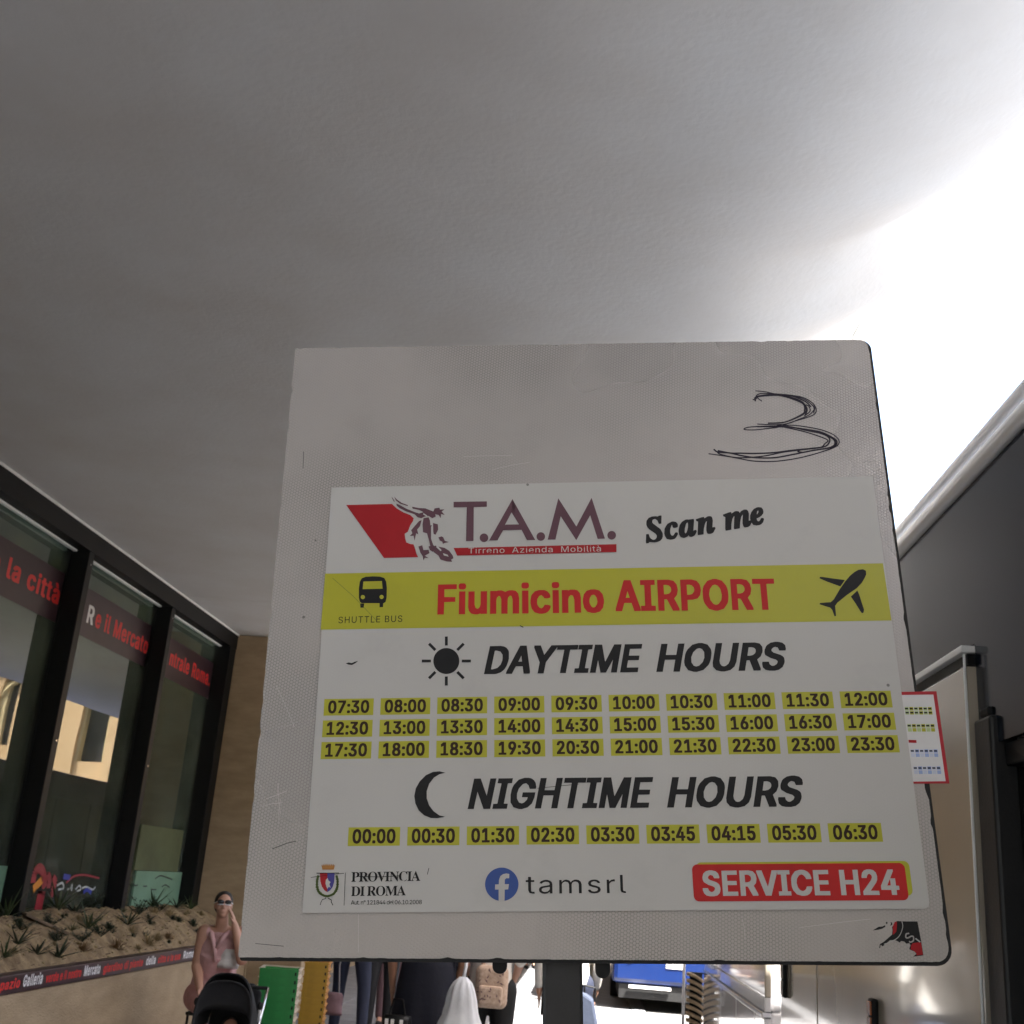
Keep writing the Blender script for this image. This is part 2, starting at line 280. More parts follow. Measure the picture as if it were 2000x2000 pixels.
# ------------------------------------------------------------------ lettering (outlines, thousandths of the type size)
GLYPHS = {"bold":{" ":[252,""],"0":[517,"194,-23 260,-24 344,4 362,17 417,97 438,237 438,269 417,409 356,498 260,531 192,531 100,499 39,413 18,289 18,217 39,93 98,9;220,80 192,95 155,161 142,257 155,349 192,415 228,430 258,417 297,349 310,245 297,157 257,89"],"1":[517,"47,-16 421,-16 420,69 316,70 310,76 308,525 168,525 55,444 56,343 120,343 172,381 182,380 182,76 176,70 48,69"],"2":[517,"35,-16 421,-16 420,73 217,76 368,242 405,308 414,384 393,460 336,513 268,530 184,530 108,509 55,456 34,380 36,347 156,347 171,396 200,426 216,434 240,433 264,414 277,400 284,368 281,348 248,294 35,64"],"3":[517,"166,-19 264,-21 328,-8 360,11 405,57 426,133 426,157 405,233 340,290 281,301 405,445 404,522 39,521 40,436 227,433 127,317 126,237 132,231 176,231 224,222 254,209 285,177 292,145 284,111 248,80 212,71 196,76 158,105 140,146 20,147 14,141 15,105 40,39 108,-8"],"4":[517,"251,-16 372,-17 375,88 440,90 446,96 445,176 380,178 374,184 373,332 253,336 341,488 342,520 336,526 215,524 10,176 12,91 248,89;164,183 248,327 249,184"],"5":[517,"186,-23 248,-25 332,-4 401,61 422,141 422,189 409,249 377,301 324,338 260,351 180,347 174,353 184,434 396,436 396,522 63,521 34,273 35,237 72,231 160,231 212,254 246,241 281,205 289,177 290,149 281,121 248,83 228,75 204,76 176,99 152,146 31,145 31,105 54,41 116,-8"],"6":[517,"178,-19 268,-21 336,-4 401,57 422,141 422,169 401,257 348,310 245,333 349,485 350,517 344,523 218,521 103,353 47,253 34,189 34,133 51,61 108,0;212,76 171,117 162,165 171,197 198,229 212,238 232,239 250,233 281,197 290,149 281,117 252,83 236,75"],"7":[517,"65,-16 190,-18 199,-12 423,432 422,525 33,524 34,435 273,432 65,16"],"8":[517,"174,-19 276,-21 340,-8 356,0 409,45 434,121 434,149 421,205 390,249 362,269 393,297 414,365 414,397 393,465 336,514 264,531 188,531 116,514 59,465 38,397 38,365 59,297 90,269 62,249 31,205 22,165 22,113 39,53 46,41 104,-4;216,72 200,76 164,103 155,125 154,145 164,175 196,203 232,211 252,206 288,175 298,129 288,103 264,84 252,76;224,312 198,325 180,343 170,381 179,405 190,417 212,434 236,435 277,401 282,369 273,345 256,327"],"9":[517,"99,-16 232,-17 345,148 405,252 422,332 422,360 401,448 332,513 264,530 184,529 112,509 51,444 34,376 34,324 51,252 112,195 207,176 103,24 98,12;224,267 200,278 171,312 162,360 174,396 208,429 232,434 250,428 281,392 290,344 285,320 270,296 244,271"],":":[252,"52,-16 134,-18 158,-9 172,24 172,60 159,88 126,102 62,102 32,88 20,60 20,20 30,-6;60,256 126,254 159,268 172,300 172,332 158,365 126,378 66,378 30,362 20,336 21,292 32,268"],".":[252,"52,-16 134,-18 158,-9 172,24 172,60 159,88 126,102 62,102 32,88 20,60 20,20 30,-6"],"A":[544,"-13,-16 116,-17 163,116 172,126 312,125 364,-17 493,-16 494,16 481,56 308,525 176,526 167,520 -5,48 -14,20;200,215 235,324 240,327 277,216"],"D":[566,"31,-16 252,-18 300,-14 384,15 440,62 457,88 481,144 494,220 494,276 465,408 442,444 394,488 340,513 260,526 31,524;160,75 158,428 164,434 196,434 284,413 342,352 358,292 362,240 345,164 290,100 192,74"],"E":[483,"31,-16 405,-16 404,73 164,74 158,80 160,213 380,214 386,220 384,301 160,303 159,432 404,435 404,525 31,524"],"F":[474,"31,-16 157,-16 160,205 377,208 376,293 159,296 158,428 164,434 400,435 400,525 31,524"],"G":[584,"234,-23 296,-25 410,5 481,73 509,177 508,270 256,271 250,265 251,185 372,182 362,137 312,88 272,77 214,93 164,151 155,169 138,249 155,341 220,418 268,431 288,430 338,397 380,331 505,333 505,369 476,439 434,485 376,518 360,522 308,531 228,531 124,502 110,493 36,407 19,361 10,321 10,225 39,97 120,8"],"H":[581,"31,-16 157,-16 158,208 164,214 360,213 363,-16 489,-16 488,525 363,524 362,312 356,306 160,307 157,524 31,524"],"I":[364,"2,-16 300,-16 300,72 223,74 217,80 217,428 223,434 300,436 299,525 2,524 2,436 79,434 85,428 85,80 79,74 2,72"],"M":[692,"31,-16 153,-16 156,224 255,-16 372,-17 472,228 475,-16 600,-17 601,524 443,524 316,193 303,216 185,524 32,525"],"N":[587,"31,-16 157,-16 160,285 356,-17 493,-16 492,525 367,524 364,219 168,525 31,524"],"O":[597,"234,-23 296,-25 416,8 497,101 513,141 522,185 526,225 522,325 513,365 493,413 416,498 304,531 232,531 116,498 39,409 19,361 10,313 10,193 19,149 39,97 120,8;256,80 214,93 159,157 138,257 160,351 218,417 268,431 320,414 373,353 394,245 377,161 354,133 316,92 272,79"],"P":[509,"31,-16 157,-16 160,169 272,170 364,191 421,248 442,332 437,384 421,444 364,501 264,526 31,524;160,259 159,432 212,434 264,421 301,384 309,348 301,312 264,271 204,258"],"R":[513,"31,-16 157,-16 158,176 164,182 208,182 216,178 324,-17 457,-16 457,20 362,196 421,256 442,336 442,364 425,440 364,505 264,526 31,524;160,271 159,432 216,434 270,420 300,390 305,376 310,348 300,314 264,283 204,270"],"S":[511,"168,-21 270,-23 354,-6 416,47 427,75 440,123 440,159 420,223 388,255 342,280 198,326 164,351 153,375 161,399 174,413 194,428 218,435 270,420 306,362 430,362 431,399 407,467 352,511 338,516 258,533 198,533 114,516 54,473 37,447 20,387 20,347 29,311 48,279 154,222 266,188 299,163 307,143 294,105 250,74 222,70 198,74 158,101 134,152 9,151 9,111 34,41 94,-6"],"T":[513,"163,-16 289,-16 290,428 296,434 448,435 448,525 3,524 4,435 156,434 162,428"],"U":[581,"226,-24 288,-26 396,-1 465,64 490,160 488,525 363,524 361,192 342,124 296,83 260,74 220,83 178,124 159,180 157,524 31,524 30,148 51,68 124,-1"],"V":[544,"171,-16 309,-16 481,452 494,492 492,525 363,524 253,204 240,179 117,524 -13,524 -14,488 -9,472"],"Y":[536,"171,-16 301,-16 303,196 485,488 484,525 350,524 236,342 122,524 -13,524 -14,492 -9,480 169,196"],"C":[574,"234,-23 296,-25 372,-12 432,20 481,77 505,141 506,169 500,175 380,175 371,165 357,129 328,99 276,75 214,93 164,151 155,169 138,249 155,341 202,401 224,418 280,433 320,414 356,379 380,331 505,333 505,365 480,435 430,489 360,522 308,531 232,531 124,502 40,411 19,361 10,313 10,193 19,149 39,97 120,8"],"a":[453,"128,-25 190,-27 246,-15 367,-13 368,275 355,335 318,376 266,396 226,401 162,401 106,392 48,363 9,307 10,274 70,257 130,258 152,287 194,309 212,303 235,279 238,263 230,250 74,220 44,207 9,171 0,135 0,83 17,27 70,-14;158,70 133,91 129,107 136,123 170,144 242,156 228,107 194,74"],"b":[488,"195,-24 257,-26 345,-1 402,68 423,172 423,204 402,308 341,378 269,398 185,398 149,391 145,525 29,526 23,520 23,-12 29,-18 153,-14;209,75 191,84 156,132 147,192 160,252 195,296 225,302 249,293 282,248 293,188 286,140 269,110 241,79"],"c":[460,"172,-24 234,-26 294,-17 338,6 374,42 395,84 394,117 334,134 278,134 256,100 236,80 214,70 174,86 141,132 132,172 137,228 141,244 178,293 218,305 256,276 274,246 338,246 391,260 391,300 374,334 334,373 290,393 262,398 166,398 90,377 28,312 21,296 4,216 4,160 25,68 86,-1"],"d":[488,"160,-24 222,-26 274,-14 286,-18 403,-16 402,525 282,525 278,391 242,398 158,398 94,381 76,372 25,312 4,220 4,160 25,64 82,-1;198,75 174,86 141,132 132,204 141,244 170,286 182,297 210,302 230,294 267,248 276,176 267,132 242,94 226,79"],"e":[468,"180,-24 242,-26 314,-13 368,24 395,72 396,100 390,109 334,122 278,122 252,88 226,71 206,70 184,76 141,124 136,148 142,154 403,156 404,208 387,300 350,357 298,389 254,398 166,398 90,377 76,368 21,300 4,216 4,160 25,68 86,-1;142,238 141,252 177,296 206,304 234,294 268,248 262,238"],"f":[318,"49,-16 175,-16 176,304 182,310 254,310 260,316 259,392 182,394 177,396 176,412 190,445 259,452 276,508 274,537 234,546 154,546 110,537 82,518 61,492 48,444 47,396 -23,392 -23,312 42,310 48,304"],"g":[489,"172,-167 234,-169 322,-152 383,-103 404,-27 402,394 286,395 270,391 234,399 158,398 82,378 21,301 4,221 4,161 21,81 42,51 82,12 162,-12 276,-7 271,-31 250,-60 206,-73 186,-72 130,-25 70,-26 21,-55 21,-87 52,-127 102,-156;202,84 174,95 145,133 132,181 132,201 141,245 170,287 182,298 210,303 230,295 267,249 276,177 262,127 232,93"],"i":[231,"24,-16 141,-18 147,-12 147,388 141,394 29,394 23,388;47,428 113,426 146,440 158,468 159,496 145,529 121,538 49,538 21,526 11,500 12,460 25,438"],"l":[253,"107,-18 173,-20 205,-16 211,-10 211,30 202,66 173,69 153,77 147,102 147,518 141,524 29,524 23,518 23,62 45,4"],"m":[674,"24,-16 146,-16 147,228 156,268 193,304 221,294 243,240 244,-16 365,-17 367,232 376,272 413,306 442,296 463,240 464,-16 589,-17 591,264 574,340 525,389 469,402 401,402 357,393 325,375 249,402 185,402 153,394 25,393"],"n":[474,"24,-16 146,-16 147,220 160,268 197,302 241,286 263,220 264,-16 390,-16 391,248 374,336 327,384 269,398 189,398 149,386 137,394 24,392"],"o":[479,"172,-24 234,-26 330,-1 391,68 412,164 412,212 396,288 386,314 326,377 246,398 162,397 82,373 25,308 4,216 4,160 25,68 86,-1;198,75 174,86 141,132 132,172 132,200 141,244 174,290 210,302 240,292 271,248 284,180 275,132 242,86 218,75"],"p":[488,"24,-159 145,-160 149,-14 197,-25 261,-25 321,-8 347,1 402,69 423,173 423,205 407,289 401,311 341,378 265,399 189,399 157,391 137,395 24,393;209,76 187,89 156,133 147,193 156,245 164,257 191,293 221,303 249,294 278,253 286,237 293,189 282,129 261,99 245,80"],"q":[488,"281,-159 398,-161 404,-155 403,393 286,395 270,391 234,399 162,399 82,378 34,323 20,297 4,217 4,157 21,73 77,1 90,-4 166,-25 226,-25 278,-14;194,76 172,89 141,133 132,201 141,245 170,287 186,298 206,303 230,295 267,249 276,177 267,133 234,83 206,73"],"r":[323,"24,-16 146,-16 147,228 152,248 163,272 197,301 274,308 273,397 249,402 185,402 149,391 24,392"],"s":[429,"146,-24 212,-26 292,-9 344,30 353,56 362,88 362,124 338,184 260,225 172,251 151,268 151,280 163,300 180,306 210,300 240,262 308,262 350,272 354,308 333,352 280,389 232,398 120,394 76,381 31,344 14,288 14,260 39,192 124,151 172,141 212,125 225,112 225,100 213,80 184,70 156,75 124,121 56,122 7,108 7,72 27,28 40,14 80,-13"],"t":[291,"136,-20 202,-22 238,-17 243,-12 244,24 235,68 170,75 160,104 160,304 166,310 235,312 236,388 230,394 161,396 158,485 38,486 32,480 31,396 -23,392 -24,316 -18,310 26,310 32,304 32,80 57,12 62,3"],"u":[474,"147,-21 209,-23 261,-7 273,-15 390,-13 389,392 264,391 263,163 250,111 213,77 168,91 148,151 146,391 24,391 23,107 36,43 85,-6"],"v":[453,"132,-16 258,-16 398,348 403,364 401,393 273,393 202,196 193,185 117,390 109,394 -12,392 -13,360 -4,332"],"z":[444,"13,-16 371,-16 370,69 183,72 363,312 362,393 17,392 18,307 190,306 195,300 13,64"],"à":[453,"128,-25 190,-27 246,-15 367,-13 368,275 355,335 318,376 266,396 226,401 162,401 106,392 48,363 9,307 10,274 70,257 130,258 152,287 194,309 212,303 235,279 238,263 230,250 74,220 44,207 9,171 0,135 0,83 17,27 70,-14;158,70 133,91 129,107 136,123 170,144 242,156 228,107 194,74;132,415 243,415 243,455 198,544 69,543 69,511"],"è":[468,"180,-24 242,-26 314,-13 368,24 395,72 396,100 390,109 334,122 278,122 252,88 226,71 206,70 184,76 141,124 136,148 142,154 403,156 404,208 387,300 350,357 298,389 254,398 166,398 90,377 76,368 21,300 4,216 4,160 25,68 86,-1;142,238 141,252 177,296 206,304 234,294 268,248 262,238;145,416 259,416 259,452 214,545 85,544 85,508"],"@":[740,"322,-151 440,-149 524,-128 534,-119 534,-83 525,-55 516,-45 452,-45 380,-65 300,-57 276,-52 198,-3 146,85 134,193 147,273 196,355 272,406 336,419 360,419 420,406 486,361 488,351 392,351 364,359 296,358 228,338 176,283 158,209 158,149 171,81 218,21 284,-1 368,-1 420,13 444,0 476,-5 552,-5 612,12 649,65 666,149 666,241 653,317 641,349 598,417 500,486 388,507 308,507 188,486 90,421 27,317 10,213 14,117 31,25 83,-59 100,-76 184,-128;324,92 311,97 283,141 278,197 283,221 298,241 320,262 344,267 362,253 381,225 386,165 381,137 353,97 340,91;516,92 506,125 508,324 533,289 546,225 545,145 529,101 524,92"]},"sans":{" ":[188,""],"T":[449,"195,0 252,-2 258,4 259,448 416,451 416,509 35,508 36,451 188,450 194,444"],"i":[167,"56,0 109,-2 115,4 115,372 109,378 61,378 55,372;79,444 113,455 125,484;124,488 113,513 89,522 57,513 47,496"],"r":[259,"56,0 109,-2 115,4 115,244 124,276 165,317 205,326 241,323 241,381 217,386 157,369 113,325 109,377 56,376"],"e":[404,"214,-8 282,3 336,40 362,88;206,47 154,59 132,80 109,108 99,168 366,170 372,176 359,272 319,340 266,373 222,382 194,381 110,354 53,284 36,200 36,176 53,96 58,82 86,50;346,95 306,103 302,98;102,223 109,268 145,312 206,330 266,310 299,268 304,240 303,224 298,222"],"n":[410,"56,0 109,-2 115,4 115,236 124,276 161,317 209,328 273,302 294,240 296,0 358,0 359,232 342,320 293,369 221,382 161,365 149,358 113,307 110,376 56,376"],"o":[415,"206,-8 304,20 359,84 380,180 363,276 354,298 302,357 214,382 194,381 113,356 57,292 36,200 36,176 58,82 118,15;202,47 146,67 126,90 109,116 96,192 109,260 142,306 206,330 274,306 307,256 320,188 307,116 274,70 214,47"],"A":[480,"19,0 85,0 131,132 140,142 344,141 395,0 461,0 276,509 208,510 199,504 27,32;160,198 159,212 235,444 240,447 322,204 316,198"],"z":[380,"45,0 339,0 340,48 334,54 134,54 128,60 331,328 330,377 49,376 48,328 54,322 222,322 249,316 45,48"],"d":[424,"194,-8 250,3 282,26 306,57 312,52 314,-1 371,0 370,509 318,510 312,504 310,319 258,369 210,382 190,382 114,361 57,296 36,204 36,176 57,80 114,15;202,47 146,67 117,104 109,116 96,196 109,260 138,302 150,313 206,330 258,313 298,266 312,184 299,116 274,78 258,63"],"a":[389,"162,-9 218,2 246,21 274,50 278,2 330,1 336,7 336,259 323,319 286,360 230,381 194,385 138,376 80,347 43,291 98,275 120,303 146,320 182,329 242,320 267,295 276,255 262,234 106,204 76,191 41,155 32,99 49,43 102,2;158,46 126,54 101,75 92,103 102,137 138,160 274,186 276,135 262,93 226,58 174,45"],"M":[628,"63,0 116,-2 122,4 120,428 279,16 292,-2 336,-2 345,8 504,420 506,4 512,-2 569,0 568,509 475,508 355,196 316,81 311,84 277,188 153,508 63,508"],"b":[424,"229,-8 313,15 370,84 391,188 370,292 313,361 237,382 173,373 139,348 117,321 115,504 109,510 61,510 55,504 55,4 61,-2 109,-1 111,52 117,57 173,3;217,47 163,64 124,116 115,168 115,208 124,260 155,304 165,313 221,330 281,309 314,264 327,176 318,124 287,76 273,63"],"l":[189,"139,-2 177,1 179,14 170,50 141,53 121,61 115,86 115,502 109,508 61,508 55,502 55,78 77,20"],"t":[227,"168,-4 206,-1 212,8 202,53 170,50 138,59 129,84 128,320 134,326 202,327 204,372 198,378 130,379 127,468 70,470 64,464 63,380 10,377 8,332 14,326 58,326 64,320 64,96 89,28 94,19"],"à":[389,"162,-9 218,2 246,21 274,50 278,2 330,1 336,7 336,259 323,319 286,360 230,381 194,385 138,376 80,347 43,291 98,275 120,303 146,320 182,329 242,320 267,295 276,255 262,234 106,204 76,191 41,155 32,99 49,43 102,2;158,46 126,54 101,75 92,103 102,137 138,160 274,186 276,135 262,93 226,58 174,45;164,431 206,429 212,435 171,523 162,529 103,527"],"S":[447,"200,-5 238,-7 322,10 387,67 408,139 391,203 356,239 310,264 174,306 138,329 125,347 116,379 130,417 162,444 210,457 234,456 302,436 338,378 399,379 379,443 356,467 318,496 230,516 146,500 88,459 73,443 52,371 61,327 90,286 186,238 298,204 335,171 344,135 328,91 282,58 230,49 166,58 130,82 121,91 102,136 41,135 68,55 126,10"],"H":[517,"63,0 120,-2 126,4 126,224 132,230 392,229 394,4 400,-2 457,0 456,509 400,510 394,504 394,296 388,290 128,291 126,504 120,510 63,508"],"U":[517,"260,-8 364,15 433,80 458,176 456,509 400,510 394,504 394,180 377,112 328,67 260,52 188,67 139,120 126,168 126,504 120,510 63,508 62,164 83,84 156,15"],"E":[419,"63,0 373,0 374,52 368,58 132,58 126,64 128,229 348,230 354,236 354,280 348,286 128,287 127,448 368,450 374,456 372,509 63,508"],"L":[393,"63,0 356,-2 362,4 362,52 356,58 127,60 126,504 120,510 68,510 62,504"],"B":[456,"63,0 244,-2 328,14 346,20 401,68 418,132 401,204 360,245 316,264 354,284 380,310 398,368 381,440 336,485 320,493 240,510 63,508;128,59 128,229 252,230 272,226 304,217 341,184 354,136 328,79 296,63 268,58;128,287 128,449 244,450 313,428 333,380 334,364 321,324 290,296 248,286"],"m":[610,"56,0 114,0 115,244 124,284 161,321 197,330 251,312 274,260 276,0 333,-1 335,248 344,288 377,321 417,330 473,313 494,260 496,0 557,-1 559,248 542,324 493,373 433,386 389,377 361,361 337,342 317,308 287,360 217,386 177,377 155,364 133,346 113,311 110,376 57,377"],"s":[365,"178,-8 248,3 270,12 313,48 330,104 309,164 300,173 228,209 140,235 119,252 110,276 131,316 176,330 188,332 240,317 268,279 316,287 321,292 300,338 266,364 248,373 200,382 152,378 108,365 63,328 47,276 72,207 156,167 204,157 244,141 253,136 265,112 265,96 244,63 188,46 124,59 92,105 39,92 59,44 74,28 112,3"],"u":[410,"181,-5 257,18 297,72 300,3 358,3 357,376 296,375 295,147 286,107 281,93 249,62 201,49 136,75 116,135 114,375 56,375 55,123 68,59 117,10"],".":[188,"84,0 102,-2 126,7 140,40 127,72 94,86 64,72 52,44 62,10"],"°":[316,"159,283 219,301 256,339 273,395 253,459 215,496 159,513 99,493 58,451 45,407 46,383 61,339 103,298;155,334 127,342 103,365 97,407 102,427 125,451 163,461 191,452 211,433 221,391 212,367 191,345"],"0":[453,"228,-7 322,25 377,101 386,117 406,253 385,393 353,441 324,482 224,515 134,485 71,397 50,273 50,233 71,109 124,31 140,20;220,52 164,75 123,145 110,273 123,365 159,429 180,442 228,459 288,435 329,365 342,281 342,229 329,141 297,85 288,72"],"1":[453,"79,0 389,0 388,53 284,54 278,60 276,509 200,509 87,428 88,361 213,444 214,60 208,54 80,53"],"2":[453,"67,0 389,0 390,52 384,58 157,60 336,258 373,324 381,372 361,444 304,497 236,514 216,514 148,497 83,432 67,364 120,362 129,368 139,412 172,445 216,458 272,449 309,416 318,356 313,332 280,278 67,48"],"4":[453,"283,0 341,0 344,105 408,106 414,112 412,161 343,164 340,317 283,316 280,163 113,168 309,504 304,510 252,510 239,496 43,164 42,112 48,106 280,105"],"6":[453,"210,-3 236,-5 316,19 369,73 389,153 369,241 316,294 236,314 179,301 317,501 312,507 256,507 248,503 135,337 78,233 66,149 83,77 140,16;224,48 171,65 139,101 126,149 140,215 172,250 216,263 282,249 313,213 326,165 313,101 290,73 272,60"],"8":[453,"206,-3 244,-5 308,8 324,16 377,61 401,133 384,199 350,241 303,265 360,311 377,361 382,381 361,449 304,498 232,515 148,498 104,463 87,441 70,381 91,313 150,265 104,242 92,231 63,189 54,149 55,125 76,59 136,12;204,52 168,60 131,89 115,137 127,181 168,222 224,235 284,222 325,181 337,141 325,97 318,85 284,60 244,51;212,292 180,300 147,329 134,369 143,413 180,450 220,459 272,450 309,417 318,381 309,337 272,300 236,291"]},"script":{" ":[207,""],"S":[401,"137,-23 167,-25 215,-20 255,-8 279,8 299,27 320,65 329,113 328,141 304,213 186,337 174,365 182,389 191,406 207,414 235,419 251,414 280,381 294,313 343,312 377,449 375,470 327,471 303,459 259,471 191,475 123,458 70,409 53,345 53,321 62,281 85,241 181,149 199,127 208,93 200,69 171,36 143,28 119,32 86,57 70,85 60,153 11,154 -23,17 -23,-15 -17,-21 19,-21 43,-3"],"c":[309,"65,-17 123,-19 159,-10 193,15 236,67 237,91 233,99 219,105 191,105 149,63 135,54 123,54 102,67 93,107 102,155 118,199 155,257 161,255 162,219 175,198 191,193 235,193 260,203 272,235 273,259 260,287 247,304 195,321 163,321 79,292 41,255 2,207 -23,119 -22,75 2,7"],"a":[368,"35,-21 69,-22 125,-2 141,14 153,-10 181,-22 209,-23 249,-10 281,17 314,63 314,91 301,97 269,96 257,85 255,91 310,279 309,312 205,313 181,321 145,320 69,288 17,233 -24,147 -33,99 -33,55 -16,3;89,62 83,91 100,151 136,223 157,252 173,259 179,251 179,227 162,163 134,103 113,73 97,62"],"n":[389,"184,-17 234,-19 278,-2 335,67 335,91 322,100 281,99 320,227 320,279 311,307 274,321 238,321 170,293 166,320 126,321 2,300 1,263 24,251 31,239 -27,23 -27,-9 83,-9 113,95 133,139 153,179 178,217 202,233 161,103 152,59 152,27 161,-5"],"m":[557,"352,-16 402,-18 450,3 499,64 500,88 492,100 449,100 488,232 488,276 474,309 438,322 406,322 350,301 322,277 310,309 270,322 238,321 166,290 168,316 162,322 130,322 1,300 1,264 28,248 31,240 -27,24 -26,-13 83,-12 113,96 141,156 154,182 198,234 203,228 137,16 136,-8 142,-14 246,-13 285,104 321,180 336,204 370,234 337,132 320,64 320,24 329,-8"],"e":[301,"59,-17 117,-19 153,-10 197,21 230,71 229,96 209,105 181,105 141,61 121,54 105,62 100,71 95,107 101,113 165,130 205,150 249,189 263,227 263,263 245,304 193,321 157,321 101,304 79,291 32,251 -8,187 -25,123 -24,75 0,7;125,187 124,195 140,235 155,251 171,259 162,223"]},"serif":{" ":[175,""],"P":[418,"18,0 240,0 239,17 195,31 190,44 181,84 181,200 187,206 299,210 331,219 368,240 392,268 409,324 392,392 375,410 331,441 271,454 18,452 19,439 63,422 77,372 77,88 64,36 19,17;183,231 181,396 191,425 215,430 276,404 293,328 289,288 272,252 251,239 215,230"],"R":[473,"18,0 240,0 239,17 195,31 190,44 181,84 181,204 187,210 204,208 339,-1 480,0 476,16 449,28 431,50 318,220 327,229 373,248 408,292 417,332 413,368 387,410 331,441 263,454 18,452 19,439 63,422 77,372 77,88 64,36 19,17;183,235 181,384 190,420 219,430 267,421 296,388 305,336 296,288 281,260 247,239"],"O":[525,"260,-11 356,8 430,57 481,133 498,221 481,321 433,397 360,446 268,466 168,446 96,398 47,325 30,245 30,213 47,129 92,59 168,8;260,12 236,16 208,32 175,69 155,125 146,185 146,269 163,365 190,413 220,434 256,443 300,434 324,419 344,395 365,345 378,285 378,177 361,89 340,51 318,29 304,20"],"V":[428,"213,-13 231,-13 377,371 406,425 442,438 442,452 301,451 302,438 343,431 354,407 352,391 263,151 258,148 152,407 166,432 210,438 211,451 -11,451 -10,437 23,419 47,375"],"I":[261,"16,0 246,0 245,17 205,27 191,40 183,68 183,388 196,424 241,439 241,453 16,452 17,439 61,426 75,388 75,76 62,32 17,17"],"N":[494,"404,-11 418,-13 424,-7 424,389 434,423 474,436 479,441 479,453 338,455 332,449 333,441 342,436 372,429 388,409 392,377 390,174 156,453 22,454 22,439 56,413 76,385 76,69 70,39 54,24 22,18 21,1 162,-1 168,5 162,18 120,33 108,73 110,344"],"C":[468,"258,-11 318,-4 382,24 419,53 446,89;270,24 230,32 196,53 177,77 161,109 148,157 144,249 148,301 165,369 188,409 222,434 262,443 302,438 350,411 414,315 422,308 434,308 434,462 418,462 386,435 270,463 250,463 150,438 134,431 96,393 53,341 28,237 28,217 57,105 130,27;438,96 430,102 422,99"],"A":[437,"-6,0 128,0 127,17 87,27 77,48 82,80 98,120 107,130 247,130 255,126 276,72 281,44 263,23 231,17 231,-1 444,0 444,16 410,36 374,108 223,465 207,465 198,448 52,80 25,32 -5,18;119,162 122,184 162,284 174,312 179,313 238,164"],"D":[496,"22,0 227,-2 303,6 379,35 429,80 460,148 469,232 452,320 436,356 405,396 355,429 291,450 247,454 18,452 19,439 60,424 73,380 73,68 64,32 23,17;211,27 190,36 181,72 181,384 191,422 223,432 275,421 305,400 328,364 349,272 349,172 336,112 320,76 301,52 251,27"],"M":[634,"17,0 162,-2 168,4 166,17 121,32 104,84 106,381 269,0 282,-2 299,24 454,392 456,80 452,48 430,23 398,17 397,0 614,-1 614,17 582,23 566,42 560,72 560,380 574,422 614,439 615,452 449,452 318,149 305,168 187,452 18,453 18,439 50,433 72,412 76,384 76,80 62,34 18,17"]}}
_gc = {}
def glyph(font, ch):
    if (font, ch) not in _gc:
        adv, s = GLYPHS[font][ch]
        loops = [[tuple(map(int, p.split(','))) for p in l.split()] for l in s.split(';')] if s else []
        pts = [(a / 1000, b / 1000) for l in loops for (a, b) in l]
        tris = []; base_i = 0; starts = []
        for l in loops: starts.append(base_i); base_i += len(l)
        def area(l): return sum(l[i - 1][0] * l[i][1] - l[i][0] * l[i - 1][1] for i in range(len(l)))
        def inside(p, l):
            c_ = False
            for i in range(len(l)):
                a, b = l[i - 1], l[i]
                if (a[1] > p[1]) != (b[1] > p[1]) and p[0] < a[0] + (p[1] - a[1]) * (b[0] - a[0]) / (b[1] - a[1]): c_ = not c_
            return c_
        depth = [sum(inside(l[0], o) for o in loops if o is not l) for l in loops]
        for i, l in enumerate(loops):
            if depth[i] % 2: continue
            holes = [k for k, h in enumerate(loops) if depth[k] == depth[i] + 1 and inside(h[0], l)]
            ids = [starts[i] + q for q in range(len(l))]
            for k in holes: ids += [starts[k] + q for q in range(len(loops[k]))]
            tr = tessellate_polygon([[Vector((a / 1000, b / 1000, 0)) for (a, b) in m_] for m_ in [l] + [loops[k] for k in holes]])
            tris += [tuple(ids[q] for q in t) for t in tr]
        _gc[font, ch] = (adv / 1000, pts, [tuple(t) for t in tris])
    return _gc[font, ch]
def text2d(font, txt, track=0.0, slant=0.0):
    """verts, tris, (x0, x1, y_cap) of a line of text with type size 1"""
    V = []; F = []; x = 0
    for ch in txt:
        adv, pts, tris = glyph(font, ch)
        b = len(V)
        V += [(x + p[0] + slant * p[1], p[1]) for p in pts]; F += [tuple(b + i for i in t) for t in tris]
        x += adv + track
    return V, F, (min(v[0] for v in V), max(v[0] for v in V))
CAP = {}
for _f, _c in (('bold', 'H'), ('sans', 'H'), ('script', 'S'), ('serif', 'I')):
    CAP[_f] = max(q_[1] for q_ in glyph(_f, _c)[1]) + (min(q_[1] for q_ in glyph(_f, _c)[1]) if _f == 'bold' else 0)
def text_on(mb, font, txt, P0, P1, up, h, lift, m=0, track=0.0, slant=0.0, cap=None):
    """text from P0 to P1 along its baseline (3-D), cap height h along unit `up`, lifted along `lift`"""
    V, F, (x0, x1) = text2d(font, txt, track, slant)
    P0, P1, up, lift = map(Vector, (P0, P1, up, lift))
    d = (P1 - P0) / (x1 - x0); k = h / (cap or CAP[font])
    mb.add([P0 + d * (v[0] - x0) + up * (v[1] * k) + lift for v in V], F, m)
